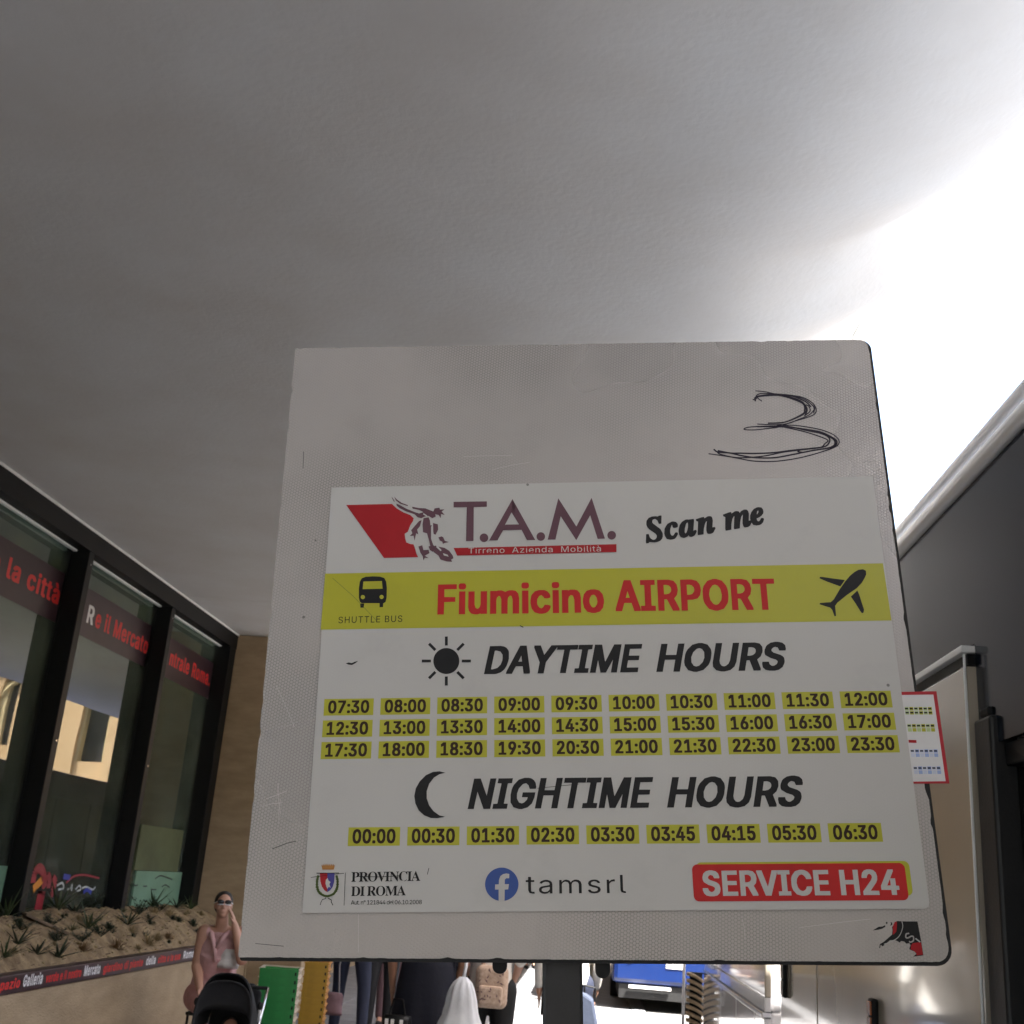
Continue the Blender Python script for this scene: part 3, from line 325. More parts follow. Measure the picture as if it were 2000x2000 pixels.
# ================================================================== SETTING
# ground: one big sheet, the road, the walkway under the canopy
g = MB(); g.add([(-150, -150, -.02), (150, -150, -.02), (150, 150, -.02), (-150, 150, -.02)], [(0, 1, 2, 3)])
tag(g.build('ground', mt['ground']), kind='structure')
g = MB(); g.add([(.95, -30, -.012), (14, -30, -.012), (14, 54, -.012), (.95, 54, -.012)], [(0, 1, 2, 3)])
tag(g.build('road', mt['asphalt']), kind='structure')
pv = MB(); pv.box(-4.7, .72, -3, 50, -.14, -.004)
pave = tag(pv.build('pavement', mt['kerb']), kind='structure')
slab_me = None
for i in range(7):
    for j in range(38):
        x = -4.62 + i * .76; y = 6.2 + j * .62
        if slab_me is None:
            s = MB(); s.box(-.374, .374, -.304, .304, -.02, .0); o = s.build('paving_slab', mt['paving'], pave, bevel=.004); slab_me = o.data
        else:
            o = link('paving_slab', slab_me, pave)
            b = o.modifiers.new('bevel', 'BEVEL'); b.width = .004; b.segments = 1
        o.location = (x + .38, y, R.uniform(.000, .003)); o.rotation_euler = (R.uniform(-.002, .002), R.uniform(-.002, .002), R.uniform(-.003, .003))
k = 0
for j in range(30):
    y = 5 + j * 1.0
    s = MB(); s.box(.725, .93, y + .004, y + .996, -.14, .004)
    o = s.build('kerb_stone', mt['kerb'], pave, bevel=.012)

# canopy: flat soffit by the station, its outer edge rolls up to the sky
Xw = -4.7; Zs = 4.46; X0 = .40; RC = 1.9
prof = []
for i in range(36): prof.append((Xw - .5 + (X0 - Xw + .5) * i / 36, Zs))
for i in range(25):
    t = math.radians(88) * i / 24
    prof.append((X0 + RC * math.sin(t), Zs + RC * (1 - math.cos(t))))
ys = [-9.0 + .45 * i for i in range(-46, 25)] + [2.25 + .09 * i for i in range(70)] + [8.55 + .45 * i for i in range(9)]  # runs on unseen behind the viewer, lengthened to dim the sign
V = []; F = []
def wob(x, y):
    a = min(1, max(0, (x + 3) / 3.2))
    return a * (.045 * noise.noise(Vector((x * .6, y * .45, 3.1))) + .018 * noise.noise(Vector((x * 1.7, y * 1.3, 7.7))))
EDGE = [(-99, .05), (1.5, .36), (3.6, .36), (4.25, .22), (4.55, -.02), (4.8, -.19), (5.15, -.13), (5.42, .04), (5.6, -.10), (5.8, -.25), (6.1, -.32), (6.5, -.40), (7.5, -.42), (9, -.30), (99, -.2)]  # ragged rim shape stands in for the edge of blown-out light
def edge_dx(y):
    for (a, va), (b, vb) in zip(EDGE[:-1], EDGE[1:]):
        if a <= y <= b: t = (y - a) / (b - a); t = t * t * (3 - 2 * t); return va + (vb - va) * t
    return 0
for y in ys:
    for (x, z) in prof:
        w = wob(x, y); V.append((x + w * (1.1 if x > 1 else 0) + edge_dx(y) * min(1, max(0, (x + .6) / 2.2)) ** 1.5, y, z + w))
n = len(prof)
for j in range(len(ys) - 1):
    for i in range(n - 1):
        F.append((j * n + i, j * n + i + 1, (j + 1) * n + i + 1, (j + 1) * n + i))
c = MB(); c.add(V, F, 0)
zt = 6.7
for (ya, yb) in ((ys[0], ys[-1]),):
    xa, xb = Xw - .5, X0 + RC + .05
    b0 = len(c.v); ends = []
    c.add([(xa, ya, zt), (xb, ya, zt), (xb, yb, zt), (xa, yb, zt)], [(0, 1, 2, 3)], 1)
    for (j, y) in ((0, ya), (len(ys) - 1, yb)):
        pts = [V[j * n + i] for i in range(n)] + [(xb, y, zt), (xa, y, zt)]
        tr = tessellate_polygon([[Vector((p[0], p[2], 0)) for p in pts]])
        c.add(pts, [tuple(t) for t in tr], 1)
    c.add([(xb, ya, zt), (xb, yb, zt), V[-1], V[n - 1]], [(0, 1, 2, 3)], 1)
can = c.build('canopy', [mt['soffit'], mt['canopy_top']], smooth=False, fix=False)
for p in can.data.polygons:
    if p.material_index == 0: p.use_smooth = True
b_ = MB(); b_.box(Xw - .5, .75, ys[-1] + .01, 30.8, Zs, Zs + .5); tag(b_.build('canopy_far_part', mt['soffit'], fix=True), kind='structure')  # hidden stretch, kept narrow so the sun reaches the ground beyond
tag(can, 'smooth pale plaster canopy curving up over the walkway', 'canopy', kind='structure')

# ------------------------------------------------------------------ station front on the left
Yend = 14.15; Xg = -4.90
st = thing('station_building', 'station front with black framed tall windows above the planter', 'building', (Xw, 8, 0))
so_ = st.location
def smb(): return MB(so_)
# end pier and the wall running on behind it
b = smb(); b.box(-6.2, -4.0, Yend, Yend + 1.6, 0, Zs - .003); b.build('pier', mt['sandstone'], st, bevel=.01)
b = smb(); b.box(-3.995, -3.35, Yend + .02, Yend + 1.5, 0, .92); b.build('plinth', mt['travertine'], st, bevel=.01)
b = smb(); b.box(-6.2, -4.2, Yend + 1.61, 30.9, 0, Zs - .003); b.build('wall', mt['sandstone'], st)
b = smb(); b.box(-9.5, -9.3, -3, Yend, 0, Zs); b.build('back_wall', mt['interior'], st)
b = smb(); b.box(-9.3, -5.0, -3, Yend, .55, .60); b.build('floor', mt['interior_floor'], st)
b = smb(); b.box(-9.3, -5.2, -3, Yend, 4.05, 4.2); b.build('interior_ceiling', mt['interior'], st)
b = smb(); b.box(-9.3, -5.0, Yend - .2, Yend - .02, .6, 4.05); b.build('partition', mt['interior'], st)
mt['lamp'] = mat('ceiling_lamp', (.7, .7, .4), .5, .02, 2, emit=(.85, .9, .5, 1.6))
mt['strip_lamp'] = mat('strip_lamp', (.7, .8, .7), .5, .02, 2, emit=(.6, .95, .75, 3.0))
for (x, y) in ((-6.3, 7.1), (-6.3, 8.7), (-7.6, 7.4), (-6.4, 10.6), (-7.6, 10.1), (-6.3, 13.0), (-7.6, 12.6)):
    b = smb(); b.box(x - .22, x + .22, y - .35, y + .35, 4.015, 4.046); b.build('ceiling_lamp', mt['lamp'], st, bevel=.006)
b = smb(); b.box(-9.28, -9.2, 3, 14, 1.2, 2.9); b.build('wall_panel', mat('teal_panel', (.10, .17, .13), .6, .2, 1), st)
# header beam, cill, fins
ZR = at_x(60, 1016, Xg + .05).z
b = smb(); b.box(Xw - .12, Xw, -3, Yend - .003, Zs - .20, Zs - .004, 0)
b.box(Xg + .02, Xw - .123, -3, Yend - .006, ZR + .045, Zs - .004, 0); b.build('header', mt['black'], st)
b = smb(); b.box(Xw, Xw + .012, -3, Yend - .003, Zs - .024, Zs - .002); b.build('shadow_gap_trim', mt['white_print'], st)
fins = [1.10, 3.28, 5.46, 7.62, 9.72, 11.88]
for y in fins:
    b = smb(); b.box(Xg - .12, Xw - .003, y - .10, y + .01, .55, Zs - .203); b.build('mullion', mt['black'], st, bevel=.006)
    for dz in (.12, 1.72, 3.0):
        b = smb(); b.tube([(Xw - .01, y - .05, Zs - dz - .2), (Xw + .006, y - .05, Zs - dz - .2)], .009, 8); b.build('bolt', mt['chrome'], st)
b = smb(); b.box(Xg - .12, Xw - .003, Yend - .24, Yend - .009, .55, Zs - .203); b.build('mullion', mt['black'], st, bevel=.006)
edges = [-.4] + fins + [Yend - .07]
b = smb(); b.box(Xg - .1, Xg + .08, -3, Yend - .26, .55, .86); b.build('cill', mt['black'], st)
for a, e in zip(edges[:-1], edges[1:]):
    ya, yb = a + .015, e - .075
    f = smb(); f.box(Xg - .006, Xg + .006, ya, yb, .87, ZR + .06)
    p = f.build('pane', mt['pane'], st)
    for (sa, sb) in ((ya, ya + .035), (yb - .035, yb)):
        f = smb(); f.box(Xg - .02, Xg + .03, sa, sb, .86, ZR + .04); f.build('sash', mt['black'], st)
    f = smb(); f.box(Xg + .035, Xg + .075, ya + .02, yb - .02, ZR - .02, ZR + .02); f.build('blind_rail', mt['alu'], st, bevel=.006)

def PG(px, py, d=.012): return at_x(px, py, Xg + d)
# printed film band across the panes, red words on it
def film(z0, z1, a, e):
    f = smb(); f.box(Xg + .0075, Xg + .0085, a + .052, e - .112, z0, z1)
    return f.build('film_band', mt['purple'], st)
zb1 = PG(100, 1055).z; zb0 = PG(60, 1170).z
print('band z', zb0, zb1)
BZ0, BZ1 = PG(40, 1182).z, PG(60, 1080).z
for a, e in zip(edges[3:-1], edges[4:]): film(BZ0, BZ1, a, e)
def wtext(txt, pa, pb, h, m='red_print', font='bold'):
    f = smb()
    A = PG(*pa); B = PG(*pb); B.z = A.z
    f.v = []; text_on(f, font, txt, A, B, (0, 0, 1), h, (0, 0, 0), 0)
    f2 = MB(); f2.v = [v for v in f.v]; f2.f = f.f; f2.m = f.m
    o = f2.build('lettering', mt[m], st, fix=False); return o
def wtext2(txt, y0, y1, z, h, m='red_print', font='bold'):
    f = smb(); text_on(f, font, txt, (Xg + .0095, y0, z), (Xg + .0095, y1, z), (0, 0, 1), h, (0, 0, 0), 0)
    return f.build('lettering', mt[m], st, fix=False)
# ================================================================== THE STOP SIGN
TL = Vector((-0.39238101, 1.23142422, 2.25702361))
UX = Vector((0.9974411, 0.02237303, 0.06790209)).normalized()
UZ = Vector((-0.06944899, 0.07164237, 0.99500965)).normalized()
UN = UX.cross(UZ).normalized(); UZ = UN.cross(UX).normalized()      # UN faces the reader
def SP(u, v, w=0.0): return TL + UX * u + UZ * v + UN * w
def S(px, py):
    d = ray(px, py); t = (TL - CAM).dot(UN) / d.dot(UN); p = CAM + d * t - TL
    return p.dot(UX), p.dot(UZ)
def SW(px, py, w=0.0):
    u, v = S(px, py); return SP(u, v, w)
mid = SP(.323, -.70)
base = mid - UZ * (mid.z / UZ.z)
sign = thing('bus_stop_sign', 'square grey shuttle bus stop sign with airport timetable on a dark post', 'sign', base)
def gmb(): return MB(base)
def plate_mat(name, c, hexa, rough):
    q = NT(name); b = q.b
    tc = q.node('ShaderNodeTexCoord')
    rot = q.node('ShaderNodeMapping')
    # align object coordinates with the tilted plate
    q.l(tc.outputs['Object'], rot.inputs[0]); rot.inputs['Scale'].default_value = (1, 1, 1)
    sep = q.node('ShaderNodeSeparateXYZ'); q.l(rot.outputs[0], sep.inputs[0])
    h = None; kk = 2 * PI / .0031
    for a in (0, 60, 120):
        ca, sa = math.cos(math.radians(a)), math.sin(math.radians(a))
        m1 = q.node('ShaderNodeMath', operation='MULTIPLY'); m1.inputs[1].default_value = kk * ca
        m2 = q.node('ShaderNodeMath', operation='MULTIPLY'); m2.inputs[1].default_value = kk * sa
        q.l(sep.outputs[0], m1.inputs[0]); q.l(sep.outputs[2], m2.inputs[0])
        ad = q.node('ShaderNodeMath', operation='ADD'); q.l(m1.outputs[0], ad.inputs[0]); q.l(m2.outputs[0], ad.inputs[1])
        cs = q.node('ShaderNodeMath', operation='COSINE'); q.l(ad.outputs[0], cs.inputs[0])
        if h is None: h = cs
        else:
            s = q.node('ShaderNodeMath', operation='ADD'); q.l(h.outputs[0], s.inputs[0]); q.l(cs.outputs[0], s.inputs[1]); h = s
    hr = q.node('ShaderNodeMapRange'); hr.inputs[1].default_value = -1.3; hr.inputs[2].default_value = -.2
    q.l(h.outputs[0], hr.inputs[0])
    n1 = q.node('ShaderNodeTexNoise'); n1.inputs['Scale'].default_value = 5; n1.inputs['Detail'].default_value = 4; q.l(tc.outputs['Object'], n1.inputs['Vector'])
    n2 = q.node('ShaderNodeTexNoise'); n2.inputs['Scale'].default_value = 2.2; n2.inputs['Detail'].default_value = 3; q.l(tc.outputs['Object'], n2.inputs['Vector'])
    am = q.node('ShaderNodeMapRange'); am.inputs[1].default_value = .42; am.inputs[2].default_value = .62; am.inputs[3].default_value = .03 * hexa; am.inputs[4].default_value = hexa * .8  # patchy honeycomb strength puts uneven glare into the colour
    q.l(n1.outputs[0], am.inputs[0])
    base_ = q.node('ShaderNodeMix', data_type='RGBA'); base_.inputs[6].default_value = (*[x * (.88 if hexa > .3 else .94) for x in c], 1); base_.inputs[7].default_value = (c[0] * 1.10, c[1] * 1.07, c[2] * 1.05, 1) if hexa > .3 else (*[min(1, x * 1.08) for x in c], 1)
    rr = q.node('ShaderNodeMapRange'); rr.inputs[1].default_value = .15; rr.inputs[2].default_value = .85; q.l(n2.outputs[0], rr.inputs[0]); q.l(rr.outputs[0], base_.inputs[0])
    inv = q.node('ShaderNodeMath', operation='SUBTRACT'); inv.inputs[0].default_value = 1; q.l(hr.outputs[0], inv.inputs[1])
    ml = q.node('ShaderNodeMath', operation='MULTIPLY'); q.l(inv.outputs[0], ml.inputs[0]); q.l(am.outputs[0], ml.inputs[1])
    dk = q.node('ShaderNodeMix', data_type='RGBA'); q.l(base_.outputs[2], dk.inputs[6]); dk.inputs[7].default_value = (*[x * .42 for x in c], 1); q.l(ml.outputs[0], dk.inputs[0])
    # specks of dirt
    vo = q.node('ShaderNodeTexVoronoi'); vo.inputs['Scale'].default_value = 17; vo.inputs['Randomness'].default_value = 1; q.l(tc.outputs['Object'], vo.inputs['Vector'])
    sp = q.node('ShaderNodeMath', operation='LESS_THAN'); sp.inputs[1].default_value = .028; q.l(vo.outputs['Distance'], sp.inputs[0])
    wn_ = q.node('ShaderNodeTexWhiteNoise') if False else None
    vc = q.node('ShaderNodeSeparateXYZ'); q.l(vo.outputs['Color'], vc.inputs[0])
    g2 = q.node('ShaderNodeMath', operation='GREATER_THAN'); g2.inputs[1].default_value = .55; q.l(vc.outputs[0], g2.inputs[0])
    m3 = q.node('ShaderNodeMath', operation='MULTIPLY'); q.l(sp.outputs[0], m3.inputs[0]); q.l(g2.outputs[0], m3.inputs[1])
    m4 = q.node('ShaderNodeMath', operation='MULTIPLY'); q.l(m3.outputs[0], m4.inputs[0]); m4.inputs[1].default_value = .7
    d2 = q.node('ShaderNodeMix', data_type='RGBA'); q.l(dk.outputs[2], d2.inputs[6]); d2.inputs[7].default_value = (.05, .045, .04, 1); q.l(m4.outputs[0], d2.inputs[0])
    # soft smudges
    n3 = q.node('ShaderNodeTexNoise'); n3.inputs['Scale'].default_value = 14; n3.inputs['Detail'].default_value = 8; n3.inputs['Roughness'].default_value = .7; q.l(tc.outputs['Object'], n3.inputs['Vector'])
    sm = q.node('ShaderNodeMapRange'); sm.inputs[1].default_value = .54; sm.inputs[2].default_value = .80; sm.inputs[4].default_value = .22; q.l(n3.outputs[0], sm.inputs[0])
    d3 = q.node('ShaderNodeMix', data_type='RGBA'); q.l(d2.outputs[2], d3.inputs[6]); d3.inputs[7].default_value = (*[x * .6 for x in c], 1); q.l(sm.outputs[0], d3.inputs[0])
    q.l(d3.outputs[2], b.inputs['Base Color'])
    b.inputs['Roughness'].default_value = rough; inp(b, 'Metallic', .3 if hexa > .3 else 0)
    rv = q.node('ShaderNodeMapRange'); rv.inputs[1].default_value = .15; rv.inputs[2].default_value = .85; rv.inputs[3].default_value = rough - .08; rv.inputs[4].default_value = rough + .10; q.l(n2.outputs[0], rv.inputs[0]); q.l(rv.outputs[0], b.inputs['Roughness'])
    if hexa <= .3:
        wr = q.node('ShaderNodeTexNoise'); wr.inputs['Scale'].default_value = 6; wr.inputs['Detail'].default_value = 3; wr.inputs['Distortion'].default_value = .8; q.l(tc.outputs['Object'], wr.inputs['Vector'])
        bw_ = q.node('ShaderNodeBump'); bw_.inputs['Strength'].default_value = .10; bw_.inputs['Distance'].default_value = .004; q.l(wr.outputs[0], bw_.inputs['Height']); q.l(bw_.outputs[0], b.inputs['Normal'])
    if hexa > .3:
        bp = q.node('ShaderNodeBump'); bp.inputs['Strength'].default_value = .25; bp.inputs['Distance'].default_value = .0006
        q.l(hr.outputs[0], bp.inputs['Height']); q.l(bp.outputs[0], b.inputs['Normal'])
    return q.mat
mt['sheeting'] = plate_mat('reflective_sheeting', (.33, .314, .300), .85, .30)
mt['poster'] = plate_mat('poster_vinyl', (.375, .37, .352), 0.05, .34)
mt['p_yellow'] = plate_mat('print_yellow', (.31, .305, .007), 0.02, .36)
def pm(name, c): return mat(name, c, .45, .07, 20, spec=.22)
mt['p_black'] = pm('print_black', (.007, .007, .008)); mt['p_red'] = pm('print_red', (.36, .014, .014))
mt['p_red2'] = pm('print_crimson', (.27, .008, .012)); mt['p_plum'] = pm('print_plum', (.09, .043, .056))
mt['p_brown'] = pm('print_dark_brown', (.022, .009, .005)); mt['p_blue'] = pm('print_blue', (.035, .07, .23)); mt['p_navy'] = pm('print_navy', (.05, .045, .20))
mt['p_green'] = pm('print_green', (.075, .11, .03)); mt['p_gold'] = pm('print_gold', (.30, .14, .04)); mt['p_white'] = pm('print_white', (.38, .375, .36))
mt['p_lgreen'] = pm('print_pale_green', (.34, .42, .20)); mt['p_lblue'] = pm('print_pale_blue', (.24, .31, .52)); mt['p_pblue'] = pm('print_faint_blue', (.40, .44, .54))
mt['pen'] = pm('pen_ink', (.018, .014, .028)); mt['card_white'] = pm('card_white', (.50, .50, .50)); mt['card_red'] = pm('card_red', (.30, .018, .026))
mt['scratch'] = pm('scratch', (.46, .43, .42))

def rpoly(x0, x1, y0, y1, rs, n=6):
    """rounded rectangle, radii BL BR TR TL"""
    P = []
    for (cx, cy, r, a0) in ((x0 + rs[0], y0 + rs[0], rs[0], 180), (x1 - rs[1], y0 + rs[1], rs[1], 270), (x1 - rs[2], y1 - rs[2], rs[2], 0), (x0 + rs[3], y1 - rs[3], rs[3], 90)):
        if r <= 1e-6: P.append((cx, cy)); continue
        for i in range(n + 1):
            t = math.radians(a0 + 90 * i / n); P.append((cx + r * math.cos(t), cy + r * math.sin(t)))
    return P
def rough_edge(P, amp, step, seed):
    """worn outline: resample and nibble"""
    rr = random.Random(seed); out = []
    for i in range(len(P)):
        a = P[i]; b = P[(i + 1) % len(P)]; L = math.dist(a, b); k = max(1, int(L / step))
        for j in range(k):
            t = j / k; nx, ny = -(b[1] - a[1]) / (L + 1e-9), (b[0] - a[0]) / (L + 1e-9)
            w = amp * max(0, noise.noise(Vector((a[0] * 40 + t * L * 60, a[1] * 40 + seed, i))) * 2 - .35) + rr.uniform(0, amp * .12)
            out.append((a[0] + (b[0] - a[0]) * t + nx * w, a[1] + (b[1] - a[1]) * t + ny * w))
    return out
PW, PH = .700, .7009
b = gmb(); b.prism(rpoly(.0015, PW + .0030, -PH - .0032, -.0006, (.003, .016, .012, .002)), TL, UX, UZ, UN, -.0050, -.0012)
b.build('backing_plate', mt['rubber'], sign)
b = gmb(); b.prism(rough_edge(rpoly(0, PW, -PH, 0, (.0015, .014, .012, .0015)), .0022, .004, 5), TL, UX, UZ, UN, -.0012, 0)
face = b.build('face_sheet', mt['sheeting'], sign)

L1, L2, L3 = .00018, .00036, .00054
def flat(name, polys, m, lift, parent, w0=0.0):
    """print cut-outs given in photograph-independent plate metres"""
    b = gmb()
    for poly in polys:
        tr = tessellate_polygon([[Vector((p[0], p[1], 0)) for p in poly]])
        b.add([SP(p[0], p[1], lift) for p in poly], [tuple(t) for t in tr])
    return b.build(name, m, parent, fix=False)
def Z(ox, oy, k, pts): return [S(ox + x * k, oy + y * k) for (x, y) in pts]
def circ(cx, cy, r, n=32): return [(cx + r * math.cos(2 * PI * i / n), cy + r * math.sin(2 * PI * i / n)) for i in range(n)]
def stroke(pts, w, close=False):
    """ribbon polygon quads along plate points"""
    P = []; 
    for i in range(len(pts) - 1):
        a, c = Vector(pts[i]), Vector(pts[i + 1]); d = (c - a)
        if d.length < 1e-9: continue
        d.normalize(); n_ = Vector((-d.y, d.x)) * w / 2; a = a - d * w * .25; c = c + d * w * .25
        P.append([tuple(a + n_), tuple(a - n_), tuple(c - n_), tuple(c + n_)])
    return P

# poster
pc = [S(648, 953.2), S(1704, 931), S(1816.5, 1775.5), S(591.2, 1783.2)]
def lerp2(a, b, t): return (a[0] + (b[0] - a[0]) * t, a[1] + (b[1] - a[1]) * t)
q3 = pc[2]
poly = [pc[0], pc[1], (q3[0] - .0003, q3[1] + .006), (q3[0] - .0018, q3[1] + .0018), (q3[0] - .006, q3[1] + .0002), pc[3]]
tr = tessellate_polygon([[Vector((p[0], p[1], 0)) for p in poly]])
b = gmb(); b.prism(poly, TL, UX, UZ, UN, .0009, .0013)
PL = .0013
poster = b.build('poster', mt['poster'], sign)
def P_(name, polys, m, l=1): return flat(name, polys, mt[m], PL + (L1, L2, L3)[l], poster)
# yellow band
P_('yellow_band', [[S(635.5, 1121.2), S(1723.8, 1101), S(1740.6, 1212.7), S(626.8, 1230.6)]], 'p_yellow', 0)
K1 = .31056; O1 = (620, 920)
P_('logo_flag', [Z(*O1, K1, [(182, 217), (470, 210), (500, 238), (540, 262), (585, 280), (606, 300), (602, 318), (585, 345), (570, 385), (550, 398), (553, 425), (560, 452), (585, 462), (605, 464), (612, 480), (622, 520), (635, 545), (420, 550)])], 'p_red2')
# lizard emblem: tail, body, four legs with toes, head
liz = [
 [(484, 163), (500, 182), (530, 203), (570, 218), (568, 224), (520, 208), (494, 188)],
 [(466, 165), (474, 172), (488, 195), (482, 196)],
 [(497, 208), (515, 215), (560, 240), (615, 262), (640, 270), (668, 262), (640, 248), (600, 240), (596, 228), (640, 236), (680, 238), (715, 252), (740, 262), (745, 290), (722, 300), (700, 285), (675, 290), (655, 300), (632, 295), (612, 275), (560, 258), (520, 238), (500, 222)],
 [(738, 238), (768, 234), (772, 246), (800, 244), (782, 258), (802, 280), (778, 274), (776, 300), (764, 280), (745, 276), (728, 262)],
 [(668, 300), (700, 294), (715, 330), (728, 380), (722, 430), (735, 470), (760, 478), (800, 486), (830, 505), (852, 535), (856, 552), (842, 560), (848, 574), (815, 572), (775, 560), (762, 535), (735, 515), (712, 480), (700, 430), (690, 395), (665, 388), (662, 340)],
 [(640, 318), (656, 312), (646, 350), (628, 372), (636, 402), (622, 394), (612, 442), (606, 410), (582, 412), (598, 394), (590, 376), (612, 350)],
 [(728, 330), (758, 338), (760, 372), (744, 404), (730, 398)],
 [(762, 420), (782, 414), (792, 420), (802, 442), (828, 450), (800, 456), (790, 462), (786, 448), (770, 440)],
 [(636, 478), (660, 470), (668, 500), (700, 498), (706, 520), (690, 528), (676, 536), (702, 552), (676, 548), (668, 566), (664, 540), (648, 516)],
 [(700, 478), (720, 470), (736, 500), (728, 512), (708, 500)],
]
P_('lizard_emblem', [Z(*O1, K1, l) for l in liz], 'p_plum', 1)
P_('lizard_marking', [Z(*O1, K1, l) for l in ([(668, 268), (692, 284), (690, 292), (666, 276)], [(708, 306), (718, 306), (724, 345), (712, 345)], [(716, 352), (724, 350), (732, 400), (728, 440), (740, 476), (730, 470), (716, 430)], [(752, 470), (782, 500), (776, 508), (748, 482)], [(790, 520), (820, 530), (826, 542), (796, 534)], [(606, 318), (616, 306), (622, 312), (610, 328)])], 'p_white', 2)
# T.A.M.
def zs(*pts): return Z(*O1, K1, pts)
tam = [zs((857, 197), (1066, 194), (1066, 228), (984, 230), (982, 443), (936, 444), (940, 231), (857, 232)),
       zs(*circ(1048, 423, 27)),
       zs((1080, 440), (1227, 180), (1250, 222), (1240, 255), (1222, 262), (1182, 338), (1182, 371), (1168, 376), (1133, 439)),
       zs((1227, 180), (1370, 437), (1318, 438), (1284, 373), (1168, 376), (1184, 340), (1268, 339), (1220, 262)),
       zs(*circ(1405, 415, 27)),
       zs((1448, 435), (1515, 175), (1628, 352), (1724, 172), (1808, 428), (1762, 430), (1715, 282), (1628, 438), (1530, 288), (1497, 434)),
       zs(*circ(1850, 407, 27))]
P_('logo_lettering', tam, 'p_plum')
P_('logo_underline', [zs((857, 487), (1880, 463), (1880, 513), (880, 535))], 'p_red2')
def PT(txt, a, c, hpx, m, l=2, font='bold', slant=0.0, track=-.05, name='lettering', cap=None):
    """line of print: baseline through photo points a, c, cap height in photo pixels"""
    A = Vector(S(*a)); B = Vector(S(*c)); mx_, my_ = (a[0] + c[0]) / 2, (a[1] + c[1]) / 2
    h = Vector(S(mx_, my_ - hpx)).y - Vector(S(mx_, my_)).y
    d = (B - A).normalized(); up = Vector((-d.y, d.x))
    bb = gmb(); lift = PL + (L1, L2, L3)[l]
    text_on(bb, font, txt, SP(A.x, A.y, lift), SP(B.x, B.y, lift), UX * up.x + UZ * up.y, h, (0, 0, 0), 0, track, slant, cap)
    return bb.build(name, mt[m], poster, fix=False)
def z1(x, y): return (O1[0] + x * K1, O1[1] + y * K1)
PT('Tirreno  Azienda  Mobilità', z1(950, 522), z1(1783, 509), 11.2, 'p_white', font='sans', track=.03)
# bus pictogram
busp = Z(*O1, K1, [(262, 800), (262, 740), (268, 700), (280, 678), (305, 668), (350, 665), (395, 667), (422, 676), (434, 700), (438, 740), (436, 800), (430, 826), (418, 834), (280, 834), (268, 824)])
P_('bus_pictogram', [busp, Z(*O1, K1, [(270, 836), (296, 836), (292, 862), (272, 862)]), Z(*O1, K1, [(392, 834), (415, 834), (414, 858), (392, 860)])], 'p_black', 1)
P_('bus_pictogram_window', [Z(*O1, K1, [(291, 698), (407, 695), (411, 743), (286, 746)]), Z(*O1, K1, circ(287, 796, 13, 20)), Z(*O1, K1, circ(405, 795, 13, 20))], 'p_yellow', 2)
PT('SHUTTLE BUS', z1(133, 960), z1(535, 951), 12.6, 'p_black', 1, font='sans', track=.05)
PT('Fiumicino', z1(755, 900), z1(1804, 886), 55.5, 'p_red', 1)
K2 = .3002; O2 = (1200, 920)
def z2(x, y): return (O2[0] + x * K2, O2[1] + y * K2)
PT('AIRPORT', z2(8, 909), z2(1053, 899), 57, 'p_red', 1, track=-.045)
P_('airplane_pictogram', [Z(*O2, K2, l) for l in (
    [(1560, 660), (1585, 646), (1615, 642), (1634, 652), (1636, 675), (1625, 700), (1608, 730), (1575, 765), (1510, 810), (1450, 858), (1434, 880), (1440, 945), (1430, 948), (1414, 905), (1402, 892), (1368, 882), (1334, 870), (1334, 862), (1372, 858), (1405, 856), (1425, 838), (1465, 770), (1500, 720), (1530, 685)],
    [(1334, 702), (1334, 692), (1352, 692), (1420, 702), (1498, 712), (1468, 754), (1440, 744), (1380, 722)],
    [(1536, 820), (1578, 780), (1590, 805), (1622, 905), (1618, 924), (1608, 928), (1598, 915), (1565, 862)])], 'p_black', 1)
PT('Scan', z2(205, 468), z2(662, 400), 48, 'p_black', 1, font='script', track=-.02)
PT('me', z2(722, 388), z2(990, 340), 48, 'p_black', 1, font='script')
# sun
K3 = .31056; O3 = (600, 1230)
sc_ = (600 + 876 * K3, 1230 + 199 * K3)
P_('sun_pictogram', [[S(*p) for p in circ(sc_[0], sc_[1], 25.4, 40)]] + [q for a in range(8) for q in stroke([S(sc_[0] + 31.5 * math.cos(a * PI / 4), sc_[1] + 31.5 * math.sin(a * PI / 4)), S(sc_[0] + 46.5 * math.cos(a * PI / 4), sc_[1] + 46.5 * math.sin(a * PI / 4))], .0031)], 'p_black', 1)
PT('DAYTIME', (945.3, 1315.8), (1257, 1311.7), 51.5, 'p_black', 1, slant=.235, track=-.055)
PT('HOURS', (1281.5, 1311.4), (1538.5, 1308), 51.5, 'p_black', 1, slant=.235, track=-.055)
# moon
K5 = .3209; O5 = (580, 1480)
P_('moon_pictogram', [Z(*O5, K5, [(905, 93), (868, 84), (828, 88), (785, 108), (748, 145), (724, 188), (715, 235), (722, 280), (742, 322), (775, 352), (815, 368), (855, 369), (902, 360), (868, 352), (832, 326), (805, 290), (791, 248), (791, 205), (806, 160), (835, 122), (868, 102)])], 'p_black', 1)
PT('NIGHTIME', (913.5, 1578.8), (1278.5, 1576), 56, 'p_black', 1, slant=.235, track=-.055)
PT('HOURS', (1302.5, 1576), (1572, 1573.8), 56, 'p_black', 1, slant=.235, track=-.055)
